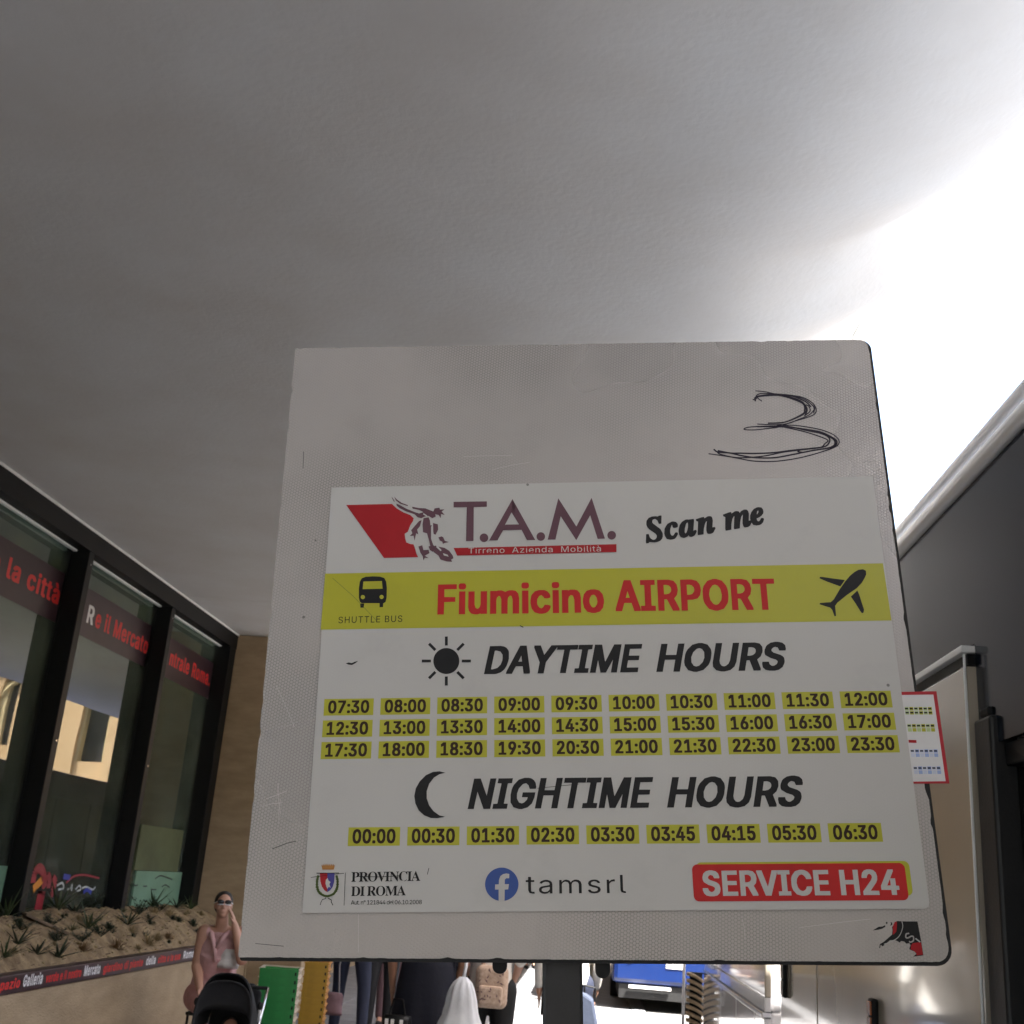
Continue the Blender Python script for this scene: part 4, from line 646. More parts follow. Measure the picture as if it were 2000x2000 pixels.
# time labels
def time_label(txt, quad):
    """yellow slip TL TR BR BL with its dark figures, one mesh"""
    bb = gmb(); q = [Vector(p) for p in quad]
    bb.add([SP(p.x, p.y, PL + L1) for p in q], [(3, 2, 1, 0)], 0)
    ex = (q[1] - q[0]).normalized(); H = (q[0] - q[3]).length; W = (q[1] - q[0]).length
    eu = Vector((-ex.y, ex.x))
    A = q[3] + ex * W * .085 + eu * H * .155
    text_on(bb, 'bold', txt, SP(A.x, A.y, PL + L2), SP(*(A + ex * W * .83), PL + L2), UX * eu.x + UZ * eu.y, H * .72, (0, 0, 0), 1, -.045)
    return bb.build('time_label', [mt['p_yellow'], mt['p_brown']], poster, fix=False)
g00, g90, g02, g92 = map(Vector, (S(634.2, 1366), S(1638.8, 1351), S(628.6, 1449.9), S(1651, 1437.5)))
e00 = Vector(S(729.2, 1397.7))
times = ['07:30 08:00 08:30 09:00 09:30 10:00 10:30 11:00 11:30 12:00', '12:30 13:00 13:30 14:00 14:30 15:00 15:30 16:00 16:30 17:00', '17:30 18:00 18:30 19:30 20:30 21:00 21:30 22:30 23:00 23:30']
gx = (g90 - g00).normalized(); gy = (g02 - g00).normalized()
bw = (e00 - g00).dot(gx); bh = (e00 - g00).dot(gy)
gp = gx * bw; gh = Vector((gx.y, -gx.x)) * bh
for j in range(3):
    A0 = g00.lerp(g02, j / 2); A9 = g90.lerp(g92, j / 2)
    for i, t_ in enumerate(times[j].split()):
        a = A0.lerp(A9, i / 9)
        time_label(t_, (a, a + gp, a + gp + gh, a + gh))
n0, n8, ne = Vector(S(681.4, 1616.4)), Vector(S(1615.5, 1608.3)), Vector(S(781.0, 1652.0))
nx_ = (n8 - n0).normalized(); nw = (ne - n0).dot(nx_); ny_ = Vector((nx_.y, -nx_.x)); nh = (ne - n0).dot(ny_)
for i, t_ in enumerate('00:00 00:30 01:30 02:30 03:30 03:45 04:15 05:30 06:30'.split()):
    a = n0.lerp(n8, i / 8); time_label(t_, (a, a + nx_ * nw, a + nx_ * nw + ny_ * nh, a + ny_ * nh))
# coat of arms
K6 = .13458; O6 = (590, 1680)
def z6(pts): return Z(*O6, K6, pts)
P_('shield', [z6([(262, 190), (372, 190), (370, 465), (330, 440), (292, 385), (270, 310)])], 'p_red2', 1)
P_('shield', [z6([(372, 190), (478, 190), (470, 320), (448, 390), (410, 440), (370, 465)])], 'p_navy', 1)
P_('shield_charge', [z6([(350, 290), (375, 260), (390, 300), (420, 320), (400, 350), (420, 400), (390, 390), (372, 420), (355, 380), (345, 340)])], 'p_white', 2)
P_('shield_bar', [z6([(215, 185), (540, 183), (540, 193), (215, 196)])], 'p_black', 2)
P_('crown', [z6([(283, 62), (300, 85), (308, 55), (325, 85), (338, 50), (352, 85), (365, 48), (382, 85), (395, 50), (412, 85), (425, 52), (442, 85), (455, 55), (466, 85), (484, 65), (465, 140), (300, 140)])], 'p_gold', 1)
wl = [(238, 230), (222, 300), (220, 380), (240, 450), (280, 495), (330, 518), (375, 525)]
wr = [(505, 230), (520, 300), (518, 380), (500, 440), (465, 490), (420, 512), (375, 525)]
lv = []
for w_ in (wl, wr):
    pts = [S(O6[0] + x * K6, O6[1] + y * K6) for x, y in w_]
    lv += stroke(pts, .0021)
    for i in range(len(pts) - 1):
        for t in (.2, .7):
            p = Vector(pts[i]).lerp(Vector(pts[i + 1]), t); rr = R.uniform(.0009, .0013)
            lv.append([(p.x + rr * 1.6 * math.cos(a), p.y + rr * math.sin(a)) for a in (0, 1, 2, 3.1, 4.2, 5.2)])
P_('wreath', lv, 'p_green', 2)
P_('ribbon', stroke([S(O6[0] + x * K6, O6[1] + y * K6) for x, y in [(350, 540), (345, 560), (300, 572), (280, 610), (268, 650)]], .0006) + stroke([S(O6[0] + x * K6, O6[1] + y * K6) for x, y in [(380, 550), (430, 580), (428, 610), (452, 655)]], .0006), 'p_black', 1)
P_('rule', [z6([(630, 182), (636, 182), (616, 660), (610, 660)])], 'p_black', 1)
PT('PROVINCIA', (686.5, 1722.4), (821.3, 1720.6), 18.6, 'p_black', 1, font='serif')
PT('DI ROMA', (686, 1750.3), (793, 1748.9), 18.6, 'p_black', 1, font='serif')
PT('Aut. n° 121844 del 06.10.2008', (685.8, 1767), (824.2, 1766), 8.2, 'p_black', 1, font='sans')
# round social badge and handle
fc = (580 + 1247 * K5, 1480 + 771 * K5)
P_('social_badge', [[S(*p) for p in circ(fc[0], fc[1], 32.6, 48)]], 'p_blue', 1)
P_('badge_letter', [Z(*O5, K5, [(1228, 876), (1228, 803), (1206, 803), (1207, 772), (1229, 771), (1230, 745), (1238, 722), (1255, 709), (1275, 705), (1293, 708), (1292, 735), (1275, 734), (1266, 742), (1265, 770), (1291, 770), (1286, 802), (1265, 803), (1264, 872)])], 'p_white', 2)
PT('tamsrl', (1027, 1745.7), (1222.8, 1744.3), 35.5, 'p_black', 1, font='sans', track=.045)
# red badge
K7 = .37785; O7 = (1150, 1480)
def rr_photo(x0, y0, x1, y1, r, dx=0, dy=0):
    A = Vector(S(x0, y1)); B = Vector(S(x1, y1 - 2.5)); C_ = Vector(S(x0, y0))
    e = (B - A).normalized(); u = Vector((-e.y, e.x)); W = (B - A).length; H = (C_ - A).dot(u)
    return [tuple(A + e * p[0] + u * p[1]) for p in rpoly(0, W, 0, H, (r,) * 4, 7)]
P_('badge_shadow', [rr_photo(1362.5, 1684.5, 1783.0, 1752, .0055)], 'p_yellow', 0)
P_('service_badge', [rr_photo(1355.2, 1688.5, 1774.8, 1761, .0055)], 'p_red', 1)
PT('SERVICE H24', (1373, 1748.9), (1757, 1746.5), 46.5, 'p_white', 2, track=-.05)

# creases and scuffs on the poster
P_('scuff_mark', stroke([S(650, 1130), S(690, 1165), S(735, 1212)], .0004), 'p_green', 1)
P_('scuff_mark', [Z(600, 1230, K3, l) for l in ([(244, 214), (262, 208), (282, 212), (300, 204), (322, 198), (306, 212), (284, 224), (262, 222)],)], 'p_black', 1)
P_('scuff_mark', stroke([S(608, 1714), S(650, 1708), S(672, 1706)], .0005) + stroke([S(700, 1712), S(740, 1713), S(780, 1711)], .0006) + stroke([S(838, 1696), S(835, 1708)], .0006), 'p_black', 1)
P_('scuff_mark', stroke([S(1050, 1540), S(1100, 1535), S(1130, 1532)], .0005) + stroke([S(1016, 1223), S(1022, 1226)], .001), 'p_black', 2)

# hand-drawn 3 on the bare sheeting
K8 = .18116; O8 = (1350, 740)
def spl(pts, n=8):
    P = [Vector(p) for p in pts]; P = [P[0] * 2 - P[1]] + P + [P[-1] * 2 - P[-2]]; out = []
    for i in range(1, len(P) - 2):
        for j in range(n):
            t = j / n; a, b_, c_, d_ = P[i - 1], P[i], P[i + 1], P[i + 2]
            out.append(tuple(.5 * ((2 * b_) + (c_ - a) * t + (2 * a - 5 * b_ + 4 * c_ - d_) * t * t + (3 * b_ - a - 3 * c_ + d_) * t ** 3)))
    out.append(tuple(P[-2])); return out
loops3 = [
 [(665, 225), (700, 215), (705, 180), (760, 158), (900, 162), (1060, 175), (1200, 200), (1300, 255), (1345, 320), (1330, 380), (1240, 420), (1120, 455), (1020, 490), (940, 520), (830, 535), (700, 550), (600, 550), (570, 540), (620, 522), (760, 512), (900, 510), (1080, 500), (1250, 520), (1400, 550), (1520, 595), (1585, 650), (1590, 700), (1540, 740), (1400, 790), (1200, 845), (1000, 880), (830, 892), (660, 885), (520, 860), (400, 838), (190, 808)],
 [(695, 130), (800, 140), (920, 165), (1080, 178), (1220, 222), (1310, 290), (1320, 340), (1260, 395), (1150, 440), (1050, 480), (900, 495), (715, 488)],
 [(760, 240), (715, 200), (800, 185), (960, 180), (1100, 205), (1200, 250), (1235, 310), (1225, 370), (1140, 420), (1010, 465), (830, 480)],
 [(690, 240), (700, 195), (850, 170), (1000, 190), (1150, 240), (1215, 280), (1222, 340), (1200, 380), (1060, 450), (960, 475), (830, 478)],
 [(715, 515), (860, 515), (1040, 520), (1200, 540), (1380, 570), (1480, 610), (1560, 660), (1560, 710), (1480, 745), (1300, 775), (1100, 815), (900, 850), (700, 850), (540, 828), (420, 800), (290, 790), (245, 762)],
 [(930, 500), (1080, 520), (1260, 560), (1400, 590), (1480, 630), (1490, 680), (1440, 730), (1300, 750), (1100, 770), (900, 795), (700, 805), (540, 802), (420, 800), (290, 775)],
 [(1000, 520), (1200, 565), (1350, 610), (1470, 660), (1440, 700), (1390, 740), (1200, 765), (1000, 790), (800, 830), (600, 850), (450, 845), (320, 815), (285, 795)],
 [(1240, 280), (1270, 300), (1280, 350), (1220, 400)], [(1280, 260), (1330, 310), (1320, 370)],
 [(1450, 600), (1540, 660), (1545, 710), (1500, 740)], [(1420, 590), (1530, 640), (1570, 690), (1520, 745), (1460, 770)], [(1180, 765), (1150, 785), (1190, 790)],
 [(980, 175), (1100, 190), (1230, 245), (1290, 300)], [(1000, 185), (1120, 215), (1215, 270), (1250, 330), (1230, 390)],
]
st3 = []
for lp in loops3:
    st3 += stroke([S(O8[0] + x * K8, O8[1] + y * K8) for x, y in spl(lp)], R.uniform(.0012, .0020))
flat('handwritten_numeral', st3, mt['pen'], .0002, sign)
# pale scratches
scr = []
for (a, c) in (((905, 892), (1000, 890)), ((960, 918), (1035, 903)), ((543, 1530), (548, 1590)), ((520, 1560), (560, 1545)), ((510, 1575), (552, 1568)), ((545, 1610), (548, 1560)), ((540, 1340), (575, 1420)), ((1560, 1812), (1700, 1795)), ((700, 1785), (700, 1860)), ((1450, 1795), (1455, 1835))):
    A, B = Vector(S(*a)), Vector(S(*c)); M_ = A.lerp(B, .5) + Vector((R.uniform(-.001, .001), R.uniform(-.001, .001)))
    flat('scratch', stroke(spl([tuple(A), tuple(M_), tuple(B)], 4), .00035), mt['scratch'], .0002, sign)
for s__ in (stroke([S(593, 882), S(592, 915)], .0006), stroke([S(532, 1658), S(560, 1647), S(578, 1643)], .0007), stroke([S(350 + 720 / 4.83, 1700 + 690 / 4.83), S(350 + 985 / 4.83, 1700 + 715 / 4.83)], .0005)): flat('scratch', s__, mt['dark_grey'], .0002, sign)
# torn remains of a sticker
K9 = .10352; O9 = (1680, 1780)
def z9(pts): return Z(*O9, K9, pts)
flat('torn_sticker', [z9([(655, 200), (700, 182), (870, 190), (1080, 190), (1150, 560), (1192, 830), (1000, 855), (1060, 800), (1020, 755), (965, 735), (925, 712), (950, 640), (930, 600), (870, 610), (830, 570), (770, 560), (745, 590), (700, 560), (650, 540), (560, 545), (520, 580), (450, 640), (420, 660), (385, 630), (375, 695), (360, 690), (370, 620), (450, 570), (530, 500), (600, 440), (610, 350), (600, 300), (640, 240)]),
    z9([(235, 360), (300, 320), (350, 290), (420, 285), (470, 260), (475, 290), (420, 325), (350, 345)]), z9([(480, 215), (500, 195), (520, 215), (500, 245)]), z9([(570, 200), (605, 215), (600, 260), (565, 270), (580, 235)])], mt['p_black'], .0002, sign)
flat('torn_sticker_print', [z9([(650, 200), (690, 190), (690, 300), (680, 380), (640, 430), (610, 440), (620, 350), (610, 300)]), z9([(990, 600), (1130, 580), (1150, 600), (1185, 820), (1060, 830), (1060, 790), (1000, 740), (950, 720), (960, 640)])], mt['p_red2'], .0004, sign)
flat('torn_sticker_print', stroke([S(O9[0] + x * K9, O9[1] + y * K9) for x, y in spl([(785, 190), (800, 290), (760, 420), (690, 510), (560, 580), (450, 620)])], .0007)
     + stroke([S(O9[0] + x * K9, O9[1] + y * K9) for x, y in spl([(915, 415), (865, 430), (860, 490), (900, 500), (960, 470), (1000, 480), (1000, 550), (950, 580), (925, 570)])], .0013)
     + stroke([S(O9[0] + x * K9, O9[1] + y * K9) for x, y in ((1045, 515), (1125, 575))], .0013), mt['p_white'], .0006, sign)
# narrow timetable card tucked under the poster, sticking out on the right
cc = [S(1740, 1352), S(1828.6, 1350.4), S(1854, 1530.4), S(1760, 1531)]
b = gmb(); b.prism(cc, TL, UX, UZ, UN, .0003, .0007); card = b.build('timetable_card', mt['card_red'], sign)
flat('card_face', [[S(1745, 1358), S(1822.5, 1357), S(1846.5, 1526), S(1767, 1527)]], mt['card_white'], .00082, card)
K0 = 1 / 2.76
def c8(x, y): return (1700 + x * K0, 1200 + y * K0)
cell = []; cellb = []; dark = []
for (y0, rows, lst, x0) in ((500, 2, cell, 183), (592, 2, cell, 197), (728, 2, cellb, 214), (820, 2, cellb, 230)):
    for i in range(6):
        for r_ in range(rows):
            xx = x0 + i * 25 + r_ * 3; yy = y0 + r_ * 22
            lst.append([S(*c8(xx, yy)), S(*c8(xx + 21, yy)), S(*c8(xx + 23, yy + 19)), S(*c8(xx + 2, yy + 19))])
            if r_ == 0 or y0 == 500:
                dark += stroke([S(*c8(xx + 4, yy + 9)), S(*c8(xx + 9, yy + 9))], .0016) + stroke([S(*c8(xx + 12, yy + 9)), S(*c8(xx + 17, yy + 9))], .0016)
flat('card_cells', [c_ for i, c_ in enumerate(cell) if i % 4 > 1], mt['p_yellow'], .00094, card)
flat('card_cells', [c_ for i, c_ in enumerate(cell) if i % 4 <= 1], mt['p_lgreen'], .00094, card)
flat('card_cells', [c_ for i, c_ in enumerate(cellb) if i % 4 > 1], mt['p_lblue'], .00094, card)
flat('card_cells', [c_ for i, c_ in enumerate(cellb) if i % 4 <= 1], mt['p_pblue'], .00094, card)
flat('card_print', dark, mt['p_black'], .0010, card)
flat('card_print', stroke([S(*c8(208, 685)), S(*c8(243, 686))], .003), mt['p_red2'], .0010, card)
# post and clamps
b = gmb(); hw = .0198
top = SP(.323, -.35, -.028); bot = base + Vector((0, 0, -.0)) - UN * .028
L_ = (top - bot).length; b.obox((top + bot) / 2, UX, UN, UZ, hw, hw, L_ / 2)
b.build('post', mt['dark_grey'], sign, bevel=.003)
for (px, py, w_) in ((975, 1902, .0085), (1178, 1911, .0085)):
    u, v = S(px, py)
    b = gmb(); b.prism(rpoly(u - w_ * .85, u + w_ * .85, v, -.60, (.007, .007, .001, .001)), TL, UX, UZ, UN, -.016, -.007); b.build('clamp', mt['black'], sign, bevel=.001)
for v in (-.20, -.55):
    b = gmb(); b.obox(SP(.323, v, -.010), UX, UN, UZ, .16, .0045, .014); b.build('clamp_bar', mt['dark_grey'], sign, bevel=.002)
b = gmb(); b.box(base.x - .09, base.x + .09, base.y - .06, base.y + .12, .0035, .014); b.build('base_plate', mt['dark_grey'], sign, bevel=.003)
# ================================================================== COACHES ON THE RIGHT
XC = 1.30
def coach(name, label, ya, yb, paint, zroof, zsill, near_door=False):
    t = thing(name, label, 'coach', (XC + 1.2, (ya + yb) / 2, 0)); off = t.location
    def cb(): return MB(off)
    return t, cb
coachA, cb = coach('coach', 'tall pale beige coach nearest on the right with dark tinted side glass', -4.2, 8.15, None, 3.2, 2.56)
yA0, yA1, yD = -4.2, 8.12, 4.06         # front carried back behind the viewer to shade the sign, rear, panel edge
ysm = at_x(1596, 1950, XC).y
print('seam y', ysm)
# lower side panels
def side_panel(y0, y1, z0, z1, m, cbf, par, name='side_panel', px=0.0):
    b = cbf(); P = [(y0 + .004, z0), (y1 - .004, z0), (y1 - .004, z1), (y0 + .004, z1)]
    b.box(XC + px, XC + .05, y0 + .003, y1 - .003, z0, z1); return b.build(name, m, par, bevel=.008)
side_panel(yD, ysm - .012, .36, 2.50, mt['coach_beige'], cb, coachA)
side_panel(yA0, 1.6, .36, 2.50, mt['coach_beige'], cb, coachA)
side_panel(ysm + .006, yA1, .36, 2.50, mt['coach_beige'], cb, coachA)
b = cb(); b.box(XC - .012, XC + .06, yD - .006, yA1, 2.546, 2.572); b.build('panel_rail', mt['alu'], coachA, bevel=.004)
b = cb(); b.box(XC + .01, XC + .06, yD, yA1, 2.506, 2.543); b.build('rail_groove', mt['black'], coachA)
b = cb(); b.box(XC + .012, XC + .06, ysm - .012, ysm + .006, .36, 2.5); b.build('panel_gap', mt['black'], coachA)
b = cb(); b.tube([(XC - .008, yD - .003, .36), (XC - .002, yD - .003, 2.54)], .005, 8); b.build('panel_edge_trim', mt['alu'], coachA, smooth=True)
# glass band above
b = cb(); b.prism([(yA0 + .05, 2.58), (1.6, 2.58), (1.6, 2.21), (yD - .01, 2.21), (yD - .01, 2.58), (yA1, 2.58), (yA1, 3.165), (yA0 + .05, 3.165)], (0, 0, 0), (0, 1, 0), (0, 0, 1), (1, 0, 0), XC + .035, XC + .05); b.build('side_window', mt['tinted'], coachA)
# roof edge rails and roof
b = cb(); b.tube([(XC + .035, yA0 + .1, 3.203), (XC + .035, yA1, 3.203)], .036, 16); b.build('roof_rail', mt['alu'], coachA, smooth=True)
b = cb(); b.tube([(XC + .14, yA0 + .1, 3.40), (XC + .14, yA1, 3.40)], .036, 16); b.build('roof_rail', mt['alu'], coachA, smooth=True)
b = cb(); b.box(XC + .075, XC + 2.4, yA0 + .05, yA1, 3.13, 3.24); b.build('roof', mt['coach_roof'], coachA, bevel=.03)
# door opening: post, hinge gear, header, dark inside
b = cb(); b.box(XC + .01, XC + .1, yD - .19, yD - .025, .36, 2.30); b.build('door_post', mt['dark_grey'], coachA, bevel=.012)
b = cb(); b.box(XC + .02, XC + .08, yD - .15, yD - .06, 2.303, 2.335); b.build('post_cap', mt['black'], coachA, bevel=.008)
b = cb(); b.box(XC + .05, XC + .13, 1.6, yD - .2, 2.13, 2.205); b.build('door_header', mt['black'], coachA, bevel=.006)
for z in (1.20, 1.02, .80):
    b = cb(); b.obox((XC - .005, yD - .13, z), (1, 0, 0), (0, 1, 0), (0, 0, 1), .025, .045, .022); b.ell((XC - .02, yD - .16, z + .02), .02, .03, .03); b.build('hinge', mt['black'], coachA, bevel=.004)
b = cb(); p = at_x(1955, 1878, XC + .06); q_ = at_x(1958, 1964, XC + .06)
b.tube([(XC + .1, p.y, p.z + .012), (XC + .06, p.y, p.z), (XC + .06, p.y, q_.z), (XC + .1, p.y, q_.z - .012)], .008, 8); b.build('grab_handle', mt['chrome'], coachA, smooth=True)
b = cb(); b.tube([(XC + .12, 1.7, 1.80), (XC + .12, yD - .2, 1.80)], .006, 6); b.build('inner_rail', mt['chrome'], coachA)
b = cb(); b.box(XC + .9, XC + .95, 1.5, yD - .1, .36, 2.2); b.box(XC + .1, XC + .9, yD - .1, yD - .05, .36, 2.2); b.box(XC + .1, XC + .9, 1.5, yD - .1, 2.17, 2.2); b.build('entrance_lining', mt['dark_grey'], coachA)
for i in range(3):
    b = cb(); b.box(XC + .10 + .26 * i, XC + .36 + .26 * i, 1.7, yD - .21, .30, .38 + .2 * i); b.build('step', mt['rubber'], coachA, bevel=.01)
# front, rear and far side
b = cb(); b.box(XC + .02, XC + 2.4, yA1 + .001, yA1 + .05, .36, 3.17); b.build('rear_panel', mt['coach_white'], coachA, bevel=.02)
b = cb(); b.box(XC + .05, XC + 2.4, yA0 - .05, yA0 + .0, .36, 1.25); b.build('front_panel', mt['coach_white'], coachA, bevel=.02)
b = cb(); b.box(XC + .05, XC + 2.4, yA0 - .05, yA0 + .0, 1.26, 3.15); b.build('windscreen', mt['glass_dark'], coachA, bevel=.02)
b = cb(); b.box(XC + 2.35, XC + 2.4, yA0 + .002, yA1, .36, 3.15); b.build('side_panel', mt['coach_white'], coachA)
b = cb(); b.box(XC + .055, XC + 2.3, yA0 + .5, yA1, .24, .295); b.build('chassis', mt['rubber'], coachA)
for (x, y) in ((XC + .06, 6.4), (XC + 2.1, 6.4), (XC + .06, -1.6), (XC + 2.1, -1.6)):
    b = cb(); b.tube([(x, y, .47), (x + .26, y, .47)], .46, 28); w_ = b.build('wheel', mt['rubber'], coachA, smooth=False)
    b = cb(); b.tube([(x - .01, y, .47), (x + .27, y, .47)], .25, 20); b.build('rim', mt['chrome'], w_)
def marker(px, py, cbf, par, m, hpx=24, wpx=13):
    c = at_x(px, py, XC); sc = c.y / FPX
    hz = hpx * sc; wy = .030
    b = cbf(); b.box(XC - .028, XC + .002, c.y - wy - .01, c.y + wy + .012, c.z - hz - .012, c.z + hz + .012); o = b.build('marker_lamp', mt['rubber'], par, bevel=.01)
    b = cbf(); b.box(XC - .036, XC - .027, c.y - wy, c.y + wy, c.z + .004, c.z + hz); b.build('lens', mt[m], o, bevel=.003)
    b = cbf(); b.box(XC - .036, XC - .027, c.y - wy, c.y + wy, c.z - hz, c.z - .004); b.build('lens', mt['amber_lens' if m != 'clear_lens' else 'clear_lens'], o, bevel=.003)
marker(1712, 1985, cb, coachA, 'amber_lens')
marker(1536, 1914, cb, coachA, 'clear_lens', 26)
# second coach, white, standing behind it
yj = at_x(1494, 1950, XC).y; ye = at_x(1374, 1950, XC).y
print('coach B', yj, ye)
coachB, cb2 = coach('coach', 'gleaming white coach standing behind the beige one with silver side stripe', yj, ye, None, 3.1, 1.5)
b = cb2(); b.box(XC + .004, XC + .05, yj + .03, ye, 1.0, 2.0); b.build('side_panel', mt['coach_beige'], coachB, bevel=.01)  # beige on the white coach paints in the canopy's reflection
b = cb2(); b.box(XC + .012, XC + .05, yj + .03, ye, 2.01, 2.95); b.build('side_window', mt['tinted'], coachB)
zst = 1.65 - .592 * XC
b = cb2(); b.box(XC - .018, XC + .05, yj + .03, ye, zst - .018, zst + .018); b.build('chrome_stripe', mt['chrome'], coachB, bevel=.006)
b = cb2(); b.box(XC + .003, XC + .05, yj + .03, ye, zst + .022, .997); b.build('side_panel', mt['coach_white'], coachB, bevel=.006)
yy = [yj + .03, 9.35, 10.45, 11.6, ye]
for a, e in zip(yy[:-1], yy[1:]):
    b = cb2(); b.box(XC, XC + .05, a + .005, e - .005, .22, zst - .022); pnl = b.build('luggage_door', mt['coach_white'], coachB, bevel=.006)
    if e < ye:
        b = cb2(); b.ell((XC - .006, e - .22, zst - .42), .012, .035, .055, 10, 6); b.build('handle', mt['rubber'], pnl, smooth=True)
b = cb2(); b.box(XC + .06, XC + 2.4, yj + .1, ye, .3, .9); b.box(XC + .06, XC + 2.4, yj + .1, ye, 2.96, 3.1); b.box(XC + .06, XC + .14, yj + .1, ye, .9, 2.96); b.build('body', mt['coach_white'], coachB, bevel=.02)
b = cb2(); b.box(XC + .15, XC + 2.38, yj + .12, yj + .2, .9, 2.95); b.build('rear_window', mt['glass_dark'], coachB)
for (x, y) in ((XC + .10, 10.9), (XC + 2.1, 10.9)):
    b = cb2(); b.tube([(x, y, .47), (x + .26, y, .47)], .46, 28); b.build('wheel', mt['rubber'], coachB)
# ribbed rubber buffers on its far corner, thin white corner pole
for k in range(13):
    z = .86 - k * .066
    b = cb2(); P = []
    yr = ye + .06
    for i in range(7):
        t = i / 6; P.append((XC - .175 + .18 * t, yr + .0, z - .055 * t ** 2 * (1) - .012 * t))
    vs = []; fs = []
    for i, p in enumerate(P): vs += [(p[0], p[1], p[2]), (p[0], p[1] + .1, p[2]), (p[0], p[1] + .1, p[2] - .036), (p[0], p[1], p[2] - .036)]
    for i in range(6):
        for e in range(4): fs.append((i * 4 + e, i * 4 + (e + 1) % 4, i * 4 + 4 + (e + 1) % 4, i * 4 + 4 + e))
    fs += [(0, 1, 2, 3), (27, 26, 25, 24)]
    b.add(vs, fs); b.build('buffer_rib', mt['travertine'], coachB, bevel=.006)
b = cb2(); b.box(XC - .135, XC + .0, ye + .165, ye + .21, .05, .86); b.build('buffer_back', mt['rubber'], coachB)
pp = thing('marker_pole', 'thin white pole at the kerb between blue bus and white coach', 'pole', (XC - .19, ye + .3, 0))
b = MB(pp.location); b.tube([(pp.location.x, pp.location.y, -.01), (pp.location.x, pp.location.y, 2.3)], .016, 10); b.build('shaft', mt['white_print'], pp, smooth=True)
b = MB(pp.location); b.tube([(pp.location.x, pp.location.y, -.012), (pp.location.x, pp.location.y, .05)], .06, 14); b.build('foot', mt['dark_grey'], pp)

# ================================================================== BLUE CITY BUS
YB = 18.0; xb0 = at_y(1197, 1900, YB).x; xb1 = xb0 + 2.5
bus = thing('city_bus', 'bright blue city bus facing us beyond the sign post in the sun', 'bus', ((xb0 + xb1) / 2, YB + 5, 0))
def bb_(): return MB(bus.location)
b = bb_(); b.box(xb0, xb1, YB, YB + .3, .36, 1.05); b.build('front_panel', mt['blue_bus'], bus, bevel=.07)
b = bb_(); b.box(xb0 + .03, xb1 - .03, YB + .04, YB + .3, 1.06, 2.5); b.build('windscreen', mt['glass_dark'], bus, bevel=.05)
b = bb_(); b.box(xb0, xb1, YB + .02, YB + .3, 2.51, 3.0); b.build('destination_panel', mt['black_gloss'], bus, bevel=.04)
b = bb_(); b.box(xb0, xb1, YB + .31, YB + 10, .36, 1.2); b.box(xb0, xb1, YB + .31, YB + 10, 2.55, 3.05); b.build('body', mt['blue_bus'], bus, bevel=.03)
for k in range(6):
    b = bb_(); b.box(xb0 + .01, xb1 - .01, YB + .35 + k * 1.6, YB + 1.88 + k * 1.6, 1.21, 2.54); b.build('side_window', mt['glass_dark'], bus)
b = bb_(); b.box(xb0 + .1, xb1 - .1, YB + .05, YB + 9.8, .16, .355); b.build('chassis', mt['rubber'], bus)
for (x, y) in ((xb0 + .02, YB + 2.3), (xb1 - .3, YB + 2.3), (xb0 + .02, YB + 7.6), (xb1 - .3, YB + 7.6)):
    b = bb_(); b.tube([(x, y, .47), (x + .28, y, .47)], .48, 24); w_ = b.build('wheel', mt['rubber'], bus)
    b = bb_(); b.tube([(x - .01, y, .47), (x + .29, y, .47)], .26, 18); b.build('rim', mt['chrome'], w_)
for x in (xb0 + .27, xb1 - .27):
    b = bb_(); b.ell((x - .02, YB + .01, .72), .13, .03, .075, 16, 8); h = b.build('headlight', mt['black_gloss'], bus, smooth=True)
    b = bb_(); b.ell((x, YB - .012, .73), .04, .03, .04, 14, 8); b.build('lens', mt['clear_lens'], h, smooth=True)
b = bb_(); b.box(xb0 + .24, xb0 + .86, YB - .008, YB + .02, .305, .345); b.build('bumper_strip', mt['white_print'], bus)
b = bb_(); b.box(xb0 + .78, xb0 + 1.04, YB - .012, YB - .001, .61, .70); pl = b.build('number_plate', mt['white_print'], bus)
b = bb_()
text_on(b, 'sans', 'EX 811', (xb0 + 1.03, YB - .0135, .63), (xb0 + 1.32, YB - .0135, .63), (0, 0, 1), .055, (0, 0, 0)) if False else [b.box(xb0 + .81 + .030 * i, xb0 + .828 + .030 * i, YB - .0136, YB - .0125, .63, .685) for i in (0, 1, 3, 4, 5, 6)]
b.build('plate_characters', mt['p_black'], pl)
for s_ in (-1, 1):
    b = bb_(); x = xb0 if s_ < 0 else xb1
    b.tube([(x, YB + .1, 2.6), (x + s_ * .2, YB - .1, 2.55), (x + s_ * .22, YB - .12, 2.2)], .02, 8); b.box(x + s_ * .22 - .09, x + s_ * .22 + .09, YB - .17, YB - .1, 1.85, 2.25); b.build('mirror', mt['rubber'], bus)

